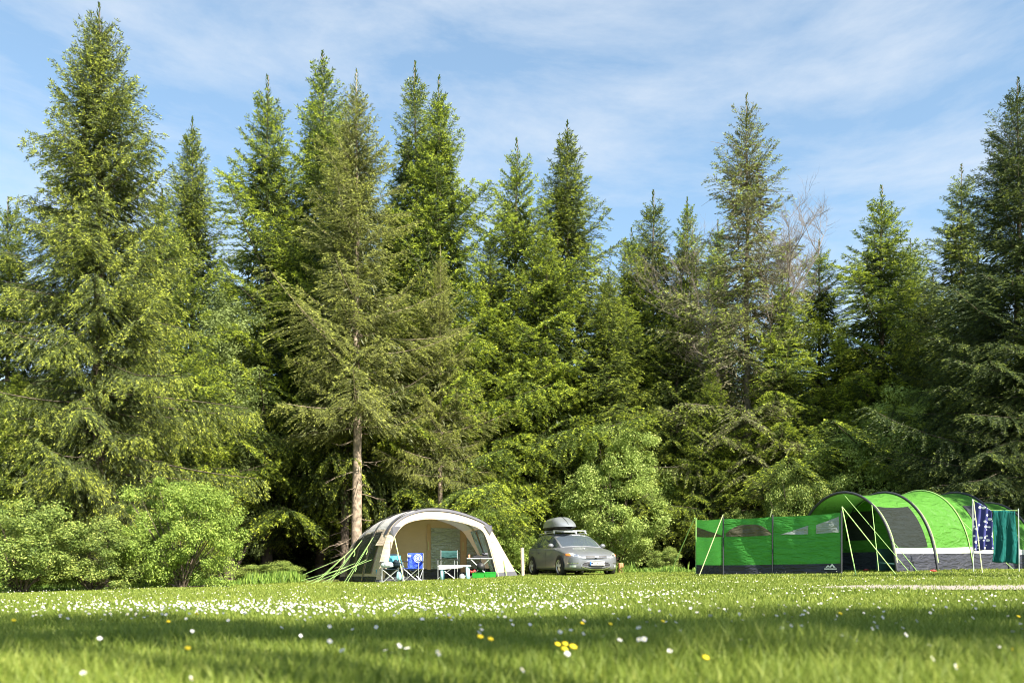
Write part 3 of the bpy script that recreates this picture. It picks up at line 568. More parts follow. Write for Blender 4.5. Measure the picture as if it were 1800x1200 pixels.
def shrub(kind, px, D, W, top, base, label, rz=0, name='shrub', cat='bush', mat=None):
    """W photo pixels wide, top row"""
    fol, st = LF[kind]; W0, H0 = {'willow': (4.9, 5.7), 'lime': (3.7, 3.5), 'haw': (3.4, 2.9), 'tall': (3.2, 12.5)}[kind]
    x, y, z = gp(px, D); zb = z if base is None else CH+(HZ-base)/F*D; h = CH+(HZ-top)/F*D-zb
    r = empty(name, (x, y, zb), R(rz), label, cat); r.scale = (W/F*D/W0, W/F*D/W0, h/H0/1.08)
    mobj('foliage', fol, r); mobj('stem', st, r); return r
shrub('willow', 1085, 36.8, 205, 752, None, 'big rounded pale green willow bush growing right behind the parked car', 30)
shrub('lime', 318, 24.6, 180, 825, None, 'rounded lime green bush at the foot of the tall left spruce, nearest the dark gap', 0)
shrub('haw', 40, 22.6, 215, 872, None, 'hawthorn bush with pale blossom tips at the left edge of the field', 80)
shrub('haw', 165, 23.6, 170, 905, None, 'dark leafy bush between the hawthorn and the rounded lime bush', 10)
shrub('lime', 865, 36.5, 130, 885, None, 'leafy bush showing between the beige tent and the car', 120)
shrub('haw', 800, 37.5, 120, 850, None, 'fresh green bush poking up behind the beige tent roof', 200)
shrub('haw', 935, 38.0, 70, 905, None, 'small bush left of the car behind the wooden post', 50)
shrub('haw', 1400, 33, 130, 815, None, 'pale leaved bush behind the front hoop of the green tent', 140)
shrub('willow', 1560, 35, 250, 690, None, 'large shaded sallow bush behind the middle of the green tent', 200)
shrub('haw', 1300, 34, 80, 892, None, 'low bush peeping over the top of the green windbreak', 60)
shrub('tall', 400, 36, 135, 440, None, 'pale grey green broadleaf tree between the tall left spruce and the bright pair', 70, 'broadleaf_tree', 'tree')
shrub('haw', 1170, 34.5, 60, 960, None, 'scrappy low bush under the willow near the windbreak rope', 0)
shrub('haw', 480, 30.5, 120, 985, None, 'low dark scrub in the shaded gap left of the beige tent', 0)
# bare tangle on the right of the half bare spruce
def bare_tree(px, D, top, label, seed, lean):
    g = random.Random(seed); x, y, z = gp(px, D); H = CH+(HZ-top)/F*D-z
    r = empty('bare_tree', (x, y, z), 0, label, 'tree')
    tb = MB(); bb = MB()
    def br(p, d, l, rad, dep, mb):
        pts = [p]; q = p.copy(); dd = d.copy(); n = 4
        for i in range(n):
            dd = (dd+Vector((g.gauss(0, .16), g.gauss(0, .16), g.gauss(0.04, .12)))).normalized(); q = q+dd*l/n; pts.append(q.copy())
        mb.tube(pts, [rad*(1-0.6*i/n) for i in range(n+1)], 5 if dep < 2 else 3, False)
        if dep >= 5: return
        for i in range(1, n+1):
            for _ in range(1 if (dep == 0 and i < 3) else (2 if dep < 4 else 1)):
                a = Vector((g.gauss(0, 1)+lean, g.gauss(0, 0.7), g.gauss(0.35, .5)))
                br(pts[i], (dd*0.9+a*0.65).normalized(), l*g.uniform(0.35, 0.6), rad*0.5, dep+1, bb)
    br(Vector((0, 0, 0)), Vector((0.03, 0, 1)), H*0.62, 0.085, 0, tb)
    tb.build('trunk', 'deadwood', r); bb.build('branches', 'deadwood', r)
bare_tree(1302, 36.6, 330, 'leafless grey tree with tangled twigs right of the half bare spruce', 4, 0.0)
# trees out of frame, whose shade lies on the near grass and on the right of the green tent
LF['shade'] = leafy_mesh(15, 6.0, 5.0, 5.0, 150, 54, 0.10, 'leaf_lime', base=0.0, clump=0.62, shell=0.25)
def shade_tree(P, hc, sx, sy, sz, label, rz=0):
    t = hc/math.tan(R(SUN_EL)); x = P[0]+hd.x*t; y = P[1]+hd.y*t
    r = empty('broadleaf_tree', (x, y, 0), 0, label, 'tree')
    f = mobj('crown', LF['shade'][0], r, (0, 0, hc-2.5*sz)); f.scale = (sx, sy, sz); f.rotation_euler = (0, 0, R(rz))
    mb = MB(); mb.tube([(0.1, 0, -0.2), (0, 0.1, hc*0.35), (0.1, 0, hc*0.7), (0, 0, hc)], [0.2, 0.15, 0.1, 0.04], 8)
    for i in range(7):
        a = i*0.9; mb.tube([(0, 0, hc*0.6+0.2*i), (math.cos(a)*1.2, math.sin(a)*0.9, hc+0.1*i)], [0.06, 0.02], 5)
    mb.build('trunk', 'bark_dark', r); return r
for i, (P, hc, sx, sy, sz) in enumerate((((-6.0, 5.2), 11, .66, .40, .22), ((-2.5, 5.0), 11.5, .78, .50, .26), ((0.3, 4.7), 11, .66, .56, .28), ((2.7, 4.9), 11.8, .72, .64, .28), ((5.4, 5.5), 12, .85, .68, .28), ((9.0, 6.8), 12, .95, .75, .3), ((11.9, 27.4), 9, .75, .5, .5), ((15.0, 28.3), 9.5, .9, .6, .6), ((7.9, 19.3), 8, 1.05, .2, .14))):  # last crown is added, pressed flat to lay a thin shadow strip
    shade_tree(P, hc, sx, sy, sz, 'broadleaf tree out of frame, its crown placed to shade the field', i*0)['group'] = 'trees behind the camera'
for P, hh in (((36, 19.5), 17.0), ((34, 14), 16)):
    spruce_at('dark', P[0], P[1], hh, 1.0, 40, 'spruce beyond the right edge that shades the end of the green tent', 'spruces beyond the right edge')
# ------------------------------------------------------------------ camp
def local(root_loc, rz, p):
    d = Vector(p)-Vector(root_loc); c, s = math.cos(rz), math.sin(rz)
    return Vector((d.x*c+d.y*s, -d.x*s+d.y*c, d.z))
def on_plane(px, py, loc, rz, v):
    """local (u, v, z) where the sight line through a photo pixel meets the plane y = v of a frame"""
    c, s = math.cos(rz), math.sin(rz); k = (px-900)/F
    # world = loc + u*(c,s) + v*(-s,c);  X = k*D
    # loc.x+u c - v s = k (loc.y + u s + v c)
    u = (k*(loc[1]+v*c)-loc[0]+v*s)/(c-k*s); D = loc[1]+u*s+v*c
    return (u, v, CH+(HZ-py)/F*D-loc[2])
def resample(pts, n):
    pts = [Vector(p) for p in pts]; d = [0]
    for a, b in zip(pts, pts[1:]): d.append(d[-1]+(b-a).length)
    o = []
    for i in range(n+1):
        t = d[-1]*i/n; k = max(j for j in range(len(d)) if d[j] <= t+1e-9); k = min(k, len(pts)-2)
        f = (t-d[k])/max(1e-9, d[k+1]-d[k]); o.append(pts[k].lerp(pts[k+1], f))
    return o
def smooth(pts, it=2):
    pts = [Vector(p) for p in pts]
    for _ in range(it):
        o = [pts[0]]
        for a, b in zip(pts, pts[1:]): o += [a.lerp(b, .25), a.lerp(b, .75)]
        o.append(pts[-1]); pts = o
    return pts
# ---- beige tent
TL = (-4.1, 28.0, float(gz(-4.1, 28))); TR = R(30)
bt = empty('beige_tent', TL, TR, 'beige tunnel tent with arched open porch and green guy ropes, left of the car', 'tent')
outer_px = [(659, 1029), (663, 1005), (671, 972), (678, 946), (690, 920), (712, 904), (735, 896.5), (754, 893.5), (790, 896), (825, 906), (857, 921), (868, 937), (883, 964), (898, 990), (911, 1013)]
open_px = [(673, 1028), (679, 1003), (686, 972), (693, 942), (708, 923), (722, 916.5), (738, 913), (757, 911.5), (790, 913.5), (820, 920), (847, 929.5), (855, 945), (862, 968), (869, 993), (874, 1016)]
VO = 0.0
PO = [Vector(on_plane(x, y, TL, TR, 0.0)) for x, y in outer_px]
PI_ = [Vector(on_plane(x, y, TL, TR, -0.12)) for x, y in open_px]
def ip(P, t):  # index interpolation with slight rounding
    P = P; x = t*(len(P)-1); i = min(int(x), len(P)-2); return P[i].lerp(P[i+1], x-i)
PS = smooth(PO, 2); PIs = smooth(PI_, 2)
def ring(a, b):
    mb = MB(); mb.grid(lambda u, v: (lambda A, B: A.lerp(B, v)+Vector((0, -0.05*math.sin(v*math.pi), 0)))(ip(PS, a+(b-a)*u), ip(PIs, a+(b-a)*u)), 60, 5); return mb
ring(0.055, 0.945).build('front_panel', 'beige', bt, True)
mb = MB(); mb.grid(lambda u, v: (lambda t_: ip(PS, t_).lerp(ip(PIs, t_), .24*v)+Vector((0, -0.075, 0.02)))(.275+.45*u), 50, 2); mb.build('arch_band', 'trim_grey', bt, True)
mb = MB(); mb.add(ring(0.0, 0.055).v, ring(0, 0.055).f); mb.add(ring(0.945, 1.0).v, ring(0.945, 1.0).f); mb.build('front_skirt', 'trim_grey', bt)
def sec(v):
    f = v/4.5; hs = float(np.interp(v, [0, 1.1, 2.2, 3.3, 4.5], [1, 1.0, 0.95, 0.86, 0.70])); ws = float(np.interp(v, [0, 2, 4.5], [1, .99, .84]))
    return [Vector((2.35+(p.x-2.35)*ws, v, p.z*hs)) for p in PS]
NP = len(PS)
def skin(v0, v1, t0, t1, off=0.0, nu=40, nv=4, sag=0.02):
    mb = MB()
    def fn(u, v):
        vv = v0+(v1-v0)*v; P = sec(vv); p = ip(P, t0+(t1-t0)*u).copy()
        c = Vector((2.35, vv, 0.9)); d = (p-c).normalized(); s_ = -sag*math.sin(math.pi*v)
        return p+d*(off+s_)
    mb.grid(fn, nu, nv); return mb
SH0, SH1 = 0.275, 0.725   # shoulders
hoopv = [0.0, 1.1, 2.2, 3.3, 4.4]
for i in range(4):
    skin(hoopv[i], hoopv[i+1], SH0, SH1, nu=36).build('roof_panel', 'roof_grey' if i else 'roof_grey', bt, True)
    skin(hoopv[i], hoopv[i+1], 0.07, SH0, nu=14).build('side_panel', 'beige' if i == 0 else 'beige_side', bt, True)
    skin(hoopv[i], hoopv[i+1], SH1, 0.93, nu=14).build('side_panel', 'beige', bt, True)
    skin(hoopv[i], hoopv[i+1], 0.0, 0.07, off=0.01, nu=4).build('ground_skirt', 'skirt', bt)
    skin(hoopv[i], hoopv[i+1], 0.93, 1.0, off=0.01, nu=4).build('ground_skirt', 'skirt', bt)
    if i in (0, 1, 2):
        a_, b_ = (0.16, 0.92) if i else (0.45, 0.95); d_ = hoopv[i+1]-hoopv[i]
        skin(hoopv[i]+a_*d_, hoopv[i]+b_*d_, 0.085, 0.262, off=0.03, nu=14).build('side_window', 'mesh_dark', bt, True)
# rear face
S4 = sec(4.4); mb = MB(); mb.grid(lambda u, v: ip(S4, u).lerp(Vector((2.35, 4.75, 0.3)), v), 40, 6); mb.build('rear_panel', 'beige_side', bt, True)
for i, hv in enumerate(hoopv[:4]):
    wdt = 0.2 if i == 0 else 0.09
    skin(hv-0.03, hv+wdt, SH0-0.03, SH1+0.03, off=0.045, nu=40, nv=2, sag=0).build('pole_sleeve', 'trim_grey', bt, True)
    if i: skin(hv-0.02, hv+0.04, 0.0, SH0, off=0.045, nu=16, nv=1, sag=0).build('pole_sleeve', 'trim_grey', bt)
    if i: skin(hv+0.06, hv+0.10, 0.05, SH0, off=0.04, nu=16, nv=1, sag=0).build('piping', 'trim_tan', bt)
for t in (SH0, SH1):   # shoulder patches and flaps
    p = ip(PS, t); sx = -1 if t < .5 else 1
    MB().add([p+Vector((0, -.16, .05)), p+Vector((-sx*.30, -.15, .07)), p+Vector((-sx*0.05, -.15, -.26)), p+Vector((sx*.06, -.1, -.1))], [(0, 1, 2, 3)]).build('shoulder_patch', 'trim_grey', bt)
    MB().grid(lambda u, v: p+Vector((sx*(0.03+0.22*v+0.1*u*v), -.02+.4*u, -.02-.50*v)), 6, 6).build('window_flap', 'beige', bt, True)
# inner wall with windows
VW = 1.9
def wall_top(u): # height of the roof skin at the wall
    P = sec(VW); zs = [p.z for p in P]; us = [p.x for p in P]
    best = 0
    for a, b in zip(P, P[1:]):
        if min(a.x, b.x) <= u <= max(a.x, b.x) and abs(b.x-a.x) > 1e-6: best = max(best, a.z+(b.z-a.z)*(u-a.x)/(b.x-a.x))
    return best
def panel(px0, px1, z0, z1, name, mat, dv=0.0, par=bt, nu=8, nz=8):
    u0 = on_plane(px0, 960, TL, TR, VW)[0]; u1 = on_plane(px1, 960, TL, TR, VW)[0]
    mb = MB(); mb.grid(lambda a, b: ((lambda u: (u, VW-dv+0.015*math.sin(u*7), z0+(min(z1, wall_top(u)-0.03)-z0)*b))(u0+(u1-u0)*a)), nu, nz)
    return mb.build(name, mat, par, True)
panel(640, 902, 0.40, 9, 'inner_wall', 'inner_beige', 0, nu=40)
panel(640, 902, 0.0, 0.42, 'inner_skirt', 'skirt', 0.02, nu=20, nz=2)
panel(757, 808, 0.42, 1.82, 'door_window', 'clear', 0.03)
panel(820, 862, 0.42, 1.75, 'door_window', 'clear', 0.03)
panel(750, 756, 0.4, 1.95, 'door_trim', 'trim_tan', 0.03, nu=2); panel(809, 819, 0.3, 1.9, 'door_trim', 'trim_tan', 0.04, nu=2)
for pz in (751, 813): panel(pz-0.6, pz+0.6, 1.05, 1.35, 'zip_pull', 'rope_pale', 0.06, nu=1)
# folded clear door hanging inside the right of the porch
for (a, b, c, d, nm, mt) in (((827, 934), (838, 931), (846, 975), (853, 972), 'rolled_door', 'clear_pale'), ((838, 931), (852, 929), (866, 1010), (874, 1012), 'rolled_door', 'clear_pale'), ((833, 936), (838, 934), (858, 985), (864, 990), 'door_edge', 'trim_tan')):
    dp = 0.35 if nm == 'rolled_door' and a[0] == 838 else 0.6
    A, B, Cc, Dd = [Vector(on_plane(p[0], p[1], TL, TR, dp)) for p in (a, b, c, d)]
    MB().grid(lambda u, v: A.lerp(B, u).lerp(Cc.lerp(Dd, u), v)+Vector((0, 0.06*math.sin(u*9+v*2), 0)), 12, 12).build(nm, mt, bt, True, thick=0.01)
p0 = Vector(on_plane(693, 942, TL, TR, -0.3)); p1 = Vector(on_plane(711, 1026, TL, TR, -0.9)); p1.z = 0.0
MB().tube([p0, p1], 0.016, 8).build('porch_pole', 'rope_pale', bt)
p0 = Vector(on_plane(863, 962, TL, TR, -0.2)); p1 = Vector(on_plane(877, 1015, TL, TR, -0.4))
MB().tube([p0, p1], 0.016, 8).build('porch_pole', 'rope_pale', bt)
p0 = Vector(on_plane(885, 985, TL, TR, -0.1)); p1 = Vector(on_plane(891, 1014, TL, TR, -0.2))
MB().tube([p0, p1], 0.015, 6).build('guy_rope', 'rope', bt)
pf = on_plane(905, 1000, TL, TR, 0); MB().tube([pf, (pf[0]+0.42, pf[1], 0.12)], 0.012, 5).build('guy_rope', 'rope', bt)
MB().box((0.27, -0.2, 0.33), (0.16, 0.01, 0.17)).build('maker_badge', 'mid_blue', bt, loc=(-0.25, 0.28, 0))
# guy ropes on the left side: tops on the side skin, feet on the turf in front-left
for i, (hv, t) in enumerate(((1.1, .24), (2.2, .24), (3.3, .22), (1.1, .14), (2.2, .13), (3.3, .12), (0.6, .14), (4.3, .2))):
    for k in range(1 if i > 2 else 2):
        top = ip(sec(hv), t)+Vector((-.03, 0, 0)); ft = Vector((top.x-1.3-0.12*i, hv-0.9-0.25*k+0.12*i, 0))
        wp = Vector(TL)+Vector((ft.x*math.cos(TR)-ft.y*math.sin(TR), ft.x*math.sin(TR)+ft.y*math.cos(TR), 0)); ft.z = float(gz(wp.x, wp.y))-TL[2]+0.02
        MB().tube([top, ft], 0.0055, 5).build('guy_rope', 'rope', bt)
    kk = top.lerp(ft, 0.25); 
    if i < 4: MB().tube([kk, kk+Vector((0.02, .03, -.12)), kk+Vector((-.03, 0.0, -.2))], 0.012, 5).build('rope_runner', 'rope', bt)
# ---- green tent
GL = (9.5, 22.5, float(gz(9.5, 22.5))+0.02); GRZ = R(30)
gt = empty('green_tunnel_tent', GL, GRZ, 'long bright green tunnel tent with dark hoops and a grey skirt at the right', 'tent')
W_ = 3.3
prof = [(0, 0), (.05, .30), (.12, .62), (.2, .9), (.34, 1.2), (.54, 1.5), (.83, 1.78), (1.2, 1.98), (1.65, 2.06)]
prof = prof+[(W_-a, b) for a, b in prof[-2::-1]]
GP = smooth([Vector((0, a, b)) for a, b in prof], 1)
hb = [(0, 1.0), (1.6, 1.03), (3.1, 1.09), (4.7, 1.09), (6.3, 0.97), (7.6, 0.72)]
def gsec(b, t, off=0.0, sag=0.0):
    k = float(np.interp(b, [h[0] for h in hb], [h[1] for h in hb])); p = ip(GP, t)
    s = 1.0
    for (b0, _), (b1, _) in zip(hb, hb[1:]):
        if b0 <= b <= b1: s = 1-sag*math.sin(math.pi*(b-b0)/(b1-b0))
    wv = 1-0.12*max(0, (b-5)/2.6)
    d = Vector((0, p.y-W_/2, p.z-0.4)).normalized()
    return Vector((b, W_/2+(p.y-W_/2)*s*wv, p.z*k*s))+d*off
def tz(z):  # t of the near side where height is z
    for i in range(200):
        if ip(GP, i/400).z >= z: return i/400
    return .5
t1, t2 = tz(.44), tz(.58)
def gskin(b0, b1, ta, tb, name, mat, off=0, nu=8, nv=16, sag=0.03, smooth_=True):
    mb = MB(); mb.grid(lambda u, v: gsec(b0+(b1-b0)*u, ta+(tb-ta)*v, off, sag), nu, nv); return mb.build(name, mat, gt, smooth_)
for i in range(5):
    b0, b1 = hb[i][0], hb[i+1][0]
    if i == 0:
        gskin(b0, b1, t2, tz(0.66), 'side_panel', 'green'); gskin(b0, b1, tz(1.62), 1-t2, 'roof_panel', 'green', nv=30)
        gskin(b0, b0+0.13, tz(.62), tz(1.65), 'side_panel', 'green', nu=2); gskin(b1-0.22, b1, tz(.62), tz(1.65), 'side_panel', 'green', nu=2)
        gskin(b0+0.1, b1-0.2, tz(.60), tz(1.65), 'side_window', 'smoke', 0.008)
    else: gskin(b0, b1, t2, 1-t2, 'roof_panel', 'green', nv=44)
    gskin(b0, b1, t1, t2, 'stripe_band', 'stripe', 0.006, nv=2, sag=0.01); gskin(b0, b1, 0, t1, 'ground_skirt', 'skirt', 0.004, nv=3, sag=0.01)
    gskin(b0, b1, 1-t2, 1-t1, 'stripe_band', 'stripe', 0.006, nv=2, sag=0.01); gskin(b0, b1, 1-t1, 1, 'ground_skirt', 'skirt', 0.004, nv=3, sag=0.01)
for i, (b, k) in enumerate(hb[:5]):
    mt = 'pole_black' if i != 2 else 'rope'
    rr = 0.036 if i != 2 else 0.015
    MB().tube([gsec(b, j/60, 0.02) for j in range(61)], rr, 6).build('hoop', mt, gt, True)
    if i in (0, 1): gskin(b+0.04, b+0.10, 0.06, 0.5, 'hoop_trim', 'rope', 0.012, nu=1, nv=30, sag=0)
gskin(3.75, 4.55, tz(1.12), tz(1.68), 'rear_window', 'pole_black', 0.02)
for b, t, dx, dy in ((0, .5, -.9, -1.5), (0, .36, -1.4, -0.8), (1.6, .3, -.1, -1.6), (3.1, .26, 0.35, -1.2), (4.7, .3, .6, -1.3), (0.0, .17, -.8, -1.2)):
    p = gsec(b, t, 0.03); q = Vector((p.x+dx, min(p.y, 0.3)+dy, 0.02)) if b > 0.5 else Vector((p.x+dx, p.y*0.3+dy, 0.02))
    if b == 1.6: continue
    MB().tube([p, q], 0.008, 5).build('guy_rope', 'rope', gt)
# porch inner wall
mb = MB(); mb.grid(lambda u, v: (lambda P: Vector((1.62, P.y, 0.5+(P.z-0.5)*v)))(gsec(1.6, 0.12+0.76*u, -0.03)), 24, 6); mb.build('inner_wall', 'green', gt)
mb = MB(); mb.grid(lambda u, v: Vector((1.58, 0.12+3.06*u, 0.52*v)), 8, 2); mb.build('inner_skirt', 'skirt', gt)
mb = MB(); mb.grid(lambda u, v: Vector((1.585, 1.9+0.95*u, 0.85+0.8*v)), 4, 4); mb.build('inner_window', 'smoke', gt)
mb = MB(); mb.grid(lambda u, v: Vector((7.6+0.4*math.sin(math.pi*v), W_/2, 0)).lerp(gsec(7.6, u), 1-v), 24, 4); mb.build('rear_panel', 'green', gt, True)
MB().grid(lambda u, v: Vector((-0.1+1.2*u, 0.5+0.1*u, 0.02+0.55*v)), 3, 3).build('porch_flap', 'bottle_green', gt)
# small lettering on the band
def text(s, size, name, mat, parent, loc, rot, extrude=0.001):
    cu = bpy.data.curves.new('t', 'FONT'); cu.body = s; cu.size = size; cu.extrude = extrude; cu.align_x = 'CENTER'; cu.align_y = 'CENTER'; cu.resolution_u = 3; cu.offset = size*.035
    to = bpy.data.objects.new('t', cu); col.objects.link(to); bpy.context.view_layer.update()
    me = bpy.data.meshes.new_from_object(to.evaluated_get(bpy.context.evaluated_depsgraph_get())); bpy.data.objects.remove(to)
    me.name = name; me.materials.clear(); me.materials.append(M[mat]); o = mobj(name, me, parent, loc); o.rotation_euler = rot; return o
# ---- windbreak
WP = [(4.87, 24.1), (5.28, 22.75), (6.24, 21.8), (7.42, 20.5)]
HT = [1.46, 1.42, 1.40, 1.40]
wb0 = WP[1]; wl = (wb0[0], wb0[1], float(gz(*wb0)))
wb = empty('windbreak', wl, 0, 'four pole bright green fabric windbreak standing left of the green tent', 'windbreak')
def wpt(i, f, h):
    a, b = WP[i], WP[i+1]; x = a[0]+(b[0]-a[0])*f; y = a[1]+(b[1]-a[1])*f
    H = HT[i]+(HT[i+1]-HT[i])*f; bow = 0.035*math.sin(f*math.pi); top = 1-0.018*math.sin(f*math.pi)
    return Vector((x-wl[0]+bow*0.7, y-wl[1]-bow*0.7+0.025*math.sin(h*5+f*9), float(gz(x, y))-wl[2]+0.03+(H-0.03)*h*top))
def wgrid(i, f0, f1, lo, hi, name, mat, off=0.0, nu=22, nv=10):
    mb = MB(); a, b = WP[i], WP[i+1]; nrm = Vector((b[1]-a[1], -(b[0]-a[0]), 0)).normalized()
    mb.grid(lambda u, v: (lambda f: wpt(i, f, lo(f)+(hi(f)-lo(f))*v)+nrm*off)(f0+(f1-f0)*u), nu, nv); return mb.build(name, mat, wb, True)
c_ = lambda v: (lambda f: v)
SK = 0.165
for i in range(3):
    wgrid(i, 0.01, .99, c_(SK), c_(1), 'fabric_panel', 'green_wind', nv=14); wgrid(i, 0.01, .99, c_(0), c_(SK), 'ground_skirt', 'skirt', nv=4)
sgn = -0.012
wgrid(0, .03, .97, c_(.68), lambda f: .68+.20*(1-f)**0.8*0.95, 'panel_window', 'smoke_wind', 0.0-sgn)
wgrid(1, .05, .97, c_(.68), lambda f: .68+.215*max(0, 1-abs((f-.5)/.5)**2.6), 'panel_window', 'smoke_wind', -sgn)
wgrid(2, .1, .52, c_(.68), lambda f: .68+.15*(f-.1)/.42, 'panel_window', 'smoke_pale', -sgn)
wgrid(2, .63, .97, c_(.68), lambda f: .68+.15+.11*(f-.63)/.34, 'panel_window', 'smoke_pale', -sgn)
for i, (x, y) in enumerate(WP):
    z0 = float(gz(x, y))-wl[2]
    MB().tube([(x-wl[0], y-wl[1], z0-0.05), (x-wl[0], y-wl[1], z0+HT[i]+0.05)], 0.02 if i else 0.012, 8).build('pole', 'pole_black' if i else 'rope', wb)
def wrope(px0, py0, D0, px1, py1, rad=0.011, mat='rope_pale', par=wb, org=wl):
    a = at(px0, py0, D0)-Vector(org); x, y = ghit(px1, py1) if py1 > 1001 else (0, 0); b = Vector((x, y, float(gz(x, y))+0.01))-Vector(org)
    MB().tube([a, b], rad, 6).build('guy_rope', mat, par)
wrope(1271, 904, 22.75, 1229, 1012); wrope(1357, 895, 21.8, 1328, 1010)
a = at(1221, 910, 24.1)-Vector(wl)
MB().tube([a, Vector(gp(1177, 25.6))-Vector(wl)], 0.012, 6).build('guy_rope', 'rope', wb)
for (px_, D_) in ((1505, 19.3), (1575, 19.8)):
    MB().tube([at(1480, 890, 20.5)-Vector(wl), Vector(gp(px_, D_))-Vector(wl)], 0.011, 6).build('guy_rope', 'rope', wb)
# maker's mark: pale twin peaks over a short bar, low on the last panel
def mark():
    b = MB(); o = wpt(2, .86, .10); a, bb = WP[2], WP[3]; d = Vector((bb[0]-a[0], bb[1]-a[1], 0)).normalized(); n = Vector((d.y, -d.x, 0))*0.03
    for x0, s in ((-.07, .06), (.03, .085)):
        b.add([o+d*(x0-s)+n, o+d*(x0-s*.3)+n, o+d*x0+n+Vector((0, 0, s*.6)), o+d*x0+n+Vector((0, 0, s))], [(0, 1, 2, 3)]); b.add([o+d*(x0+s)+n, o+d*(x0+s*.3)+n, o+d*x0+n+Vector((0, 0, s*.6)), o+d*x0+n+Vector((0, 0, s))], [(0, 1, 2, 3)])
    b.add([o+d*-.16+n+Vector((0, 0, -.045)), o+d*.14+n+Vector((0, 0, -.045)), o+d*.14+n+Vector((0, 0, -.02)), o+d*-.16+n+Vector((0, 0, -.02))], [(0, 1, 2, 3)]); b.build('printed_mark', 'white', wb)
mark()
# ---- washing line
LA = (11.0, 21.8); lz = float(gz(*LA)); ll = (LA[0], LA[1], lz)
wlne = empty('washing_line', ll, 0, 'rope washing line on thin grey poles in front of the green tent', 'washing line')
TA = at(1711, 878, 21.8)-Vector(ll); TB = at(1742, 896.5, 21.6)-Vector(ll); TC = at(1790, 897, 21.4)-Vector(ll)
MB().tube([(0.05, 0, 0), TA+Vector((-0.02, 0, 0.02))], 0.014, 6).build('pole', 'alu', wlne)
MB().tube([TA, TB, TC], 0.007, 5).build('line', 'rope', wlne)
MB().tube([TC+Vector((0, 0, .05)), (TC.x+0.02, TC.y, 0.02)], 0.012, 6).build('pole', 'alu', wlne)
MB().tube([TA, Vector(gp(1727, 20.6))-Vector(ll)], 0.010, 5).build('guy_rope', 'rope_pale', wlne)
def towel(name, label, cat, mat, a, b, drop_a, drop_b, flare, seed):
    org = (a+b)/2; org = Vector(ll)+org
    def fn(u, v):
        p = (a+Vector(ll)).lerp(b+Vector(ll), u)-org; dp = drop_a+(drop_b-drop_a)*u
        return Vector((p.x+(u-.2)*flare*v+0.02*math.sin(v*5+seed), p.y-0.02+0.035*math.sin(u*15+v*3+seed)*(0.3+v), p.z-dp*v-0.01*math.sin(u*9)))
    mb = MB(); mb.grid(fn, 24, 30); o = mb.build(name, mat, None, True, thick=0.006); o.location = org; return tag(o, label, cat)
towel('beach_towel', 'navy cloth with white spots pegged on the line by the green tent', 'towel', 'polka', TA+Vector((.02, 0, -.01)), TB+Vector((-.03, 0, 0)), 1.22, 0.93, 0.12, 1)
towel('bath_towel', 'teal towel hanging on the line at the right end of the green tent', 'towel', 'teal', TB+Vector((0.05, 0, 0)), TC+Vector((-.07, 0, -.01)), 1.22, 1.24, 0.12, 4)
# ---- camp furniture
def tubes(parent, name, mat, segs, r=0.011): 
    mb = MB()
    for s_ in segs: mb.tube(s_, r, 6)
    return mb.build(name, mat, parent)
def folding_chair(px, D, rz, label, mat, emblem=False, wd=0.50):
    x, y, z = gp(px, D); r = empty('folding_chair', (x, y, z), R(rz), label, 'camping chair')
    h = wd/2
    for s_ in (-1, 1):
        tubes(r, 'leg', 'alu', [[(s_*h, -.25, 0), (-s_*h, -.22, .42)]]); tubes(r, 'leg', 'alu', [[(s_*h, .25, 0), (-s_*h, .22, .42)]])
        tubes(r, 'leg', 'alu', [[(s_*h, -.25, 0.02), (s_*h*1.05, .25, .42)]]); tubes(r, 'back_post', 'alu', [[(s_*h, .22, .05), (s_*h, .26, .88)]])
        tubes(r, 'front_post', 'alu', [[(s_*h, -.25, 0), (s_*h, -.25, .62)]])
        MB().grid(lambda u, v: (s_*(h+.03*math.sin(v*3)), -.26+.5*u, .63-.02*math.sin(u*3.1)+.0*v+(v-.5)*.004), 6, 2).build('armrest', 'black_plastic', r)
        MB().box((s_*h, -.01, .63), (.075, .52, .02)).build('armrest', 'black_plastic', r)
    def sp(u, v):   # seat and back in one sling
        zz = .42 if v < .45 else .42+(v-.45)/.55*.47; yy = -.25+.47*v/.45 if v < .45 else .22+.05*(v-.45)/.55
        return Vector(((u-.5)*wd*(0.96), yy, zz-0.07*math.sin(u*math.pi)*math.sin(min(1, v/.45)*math.pi)*(v < .45)-0.0+0.0))+Vector((0, 0.05*math.sin(u*math.pi)*(v > .45), 0))
    mb = MB(); mb.grid(lambda u, v: sp(u, .45+.55*v), 10, 10); bk = mb.build('backrest', mat, r, True, thick=.012)
    mb = MB(); mb.grid(lambda u, v: sp(u, .45*v), 10, 8); mb.build('seat', mat, r, True, thick=.012)
    if emblem:
        for q, (ra, rb) in enumerate(((.135, .115), (.095, .07), (.045, .0))):
            mb = MB(); mb.grid(lambda u, v: Vector((.09+math.cos(u*6.2832)*(ra+(rb-ra)*v), .195+.03, .73+math.sin(u*6.2832)*(ra+(rb-ra)*v))), 24, 1); mb.build('round_emblem', 'emblem', r)
        MB().box((-.17, .215, .80), (.09, .006, .06)).build('printed_label', 'white', r)
    return r
folding_chair(726, 28.0, -10, 'blue folding camp chair with a round white printed emblem, in the tent porch', 'blue_cloth', True)
folding_chair(685, 27.9, 12, 'dark folding camp chair heaped with clothes at the left of the porch', 'dark_cloth')
x, y, z = gp(687, 27.85)
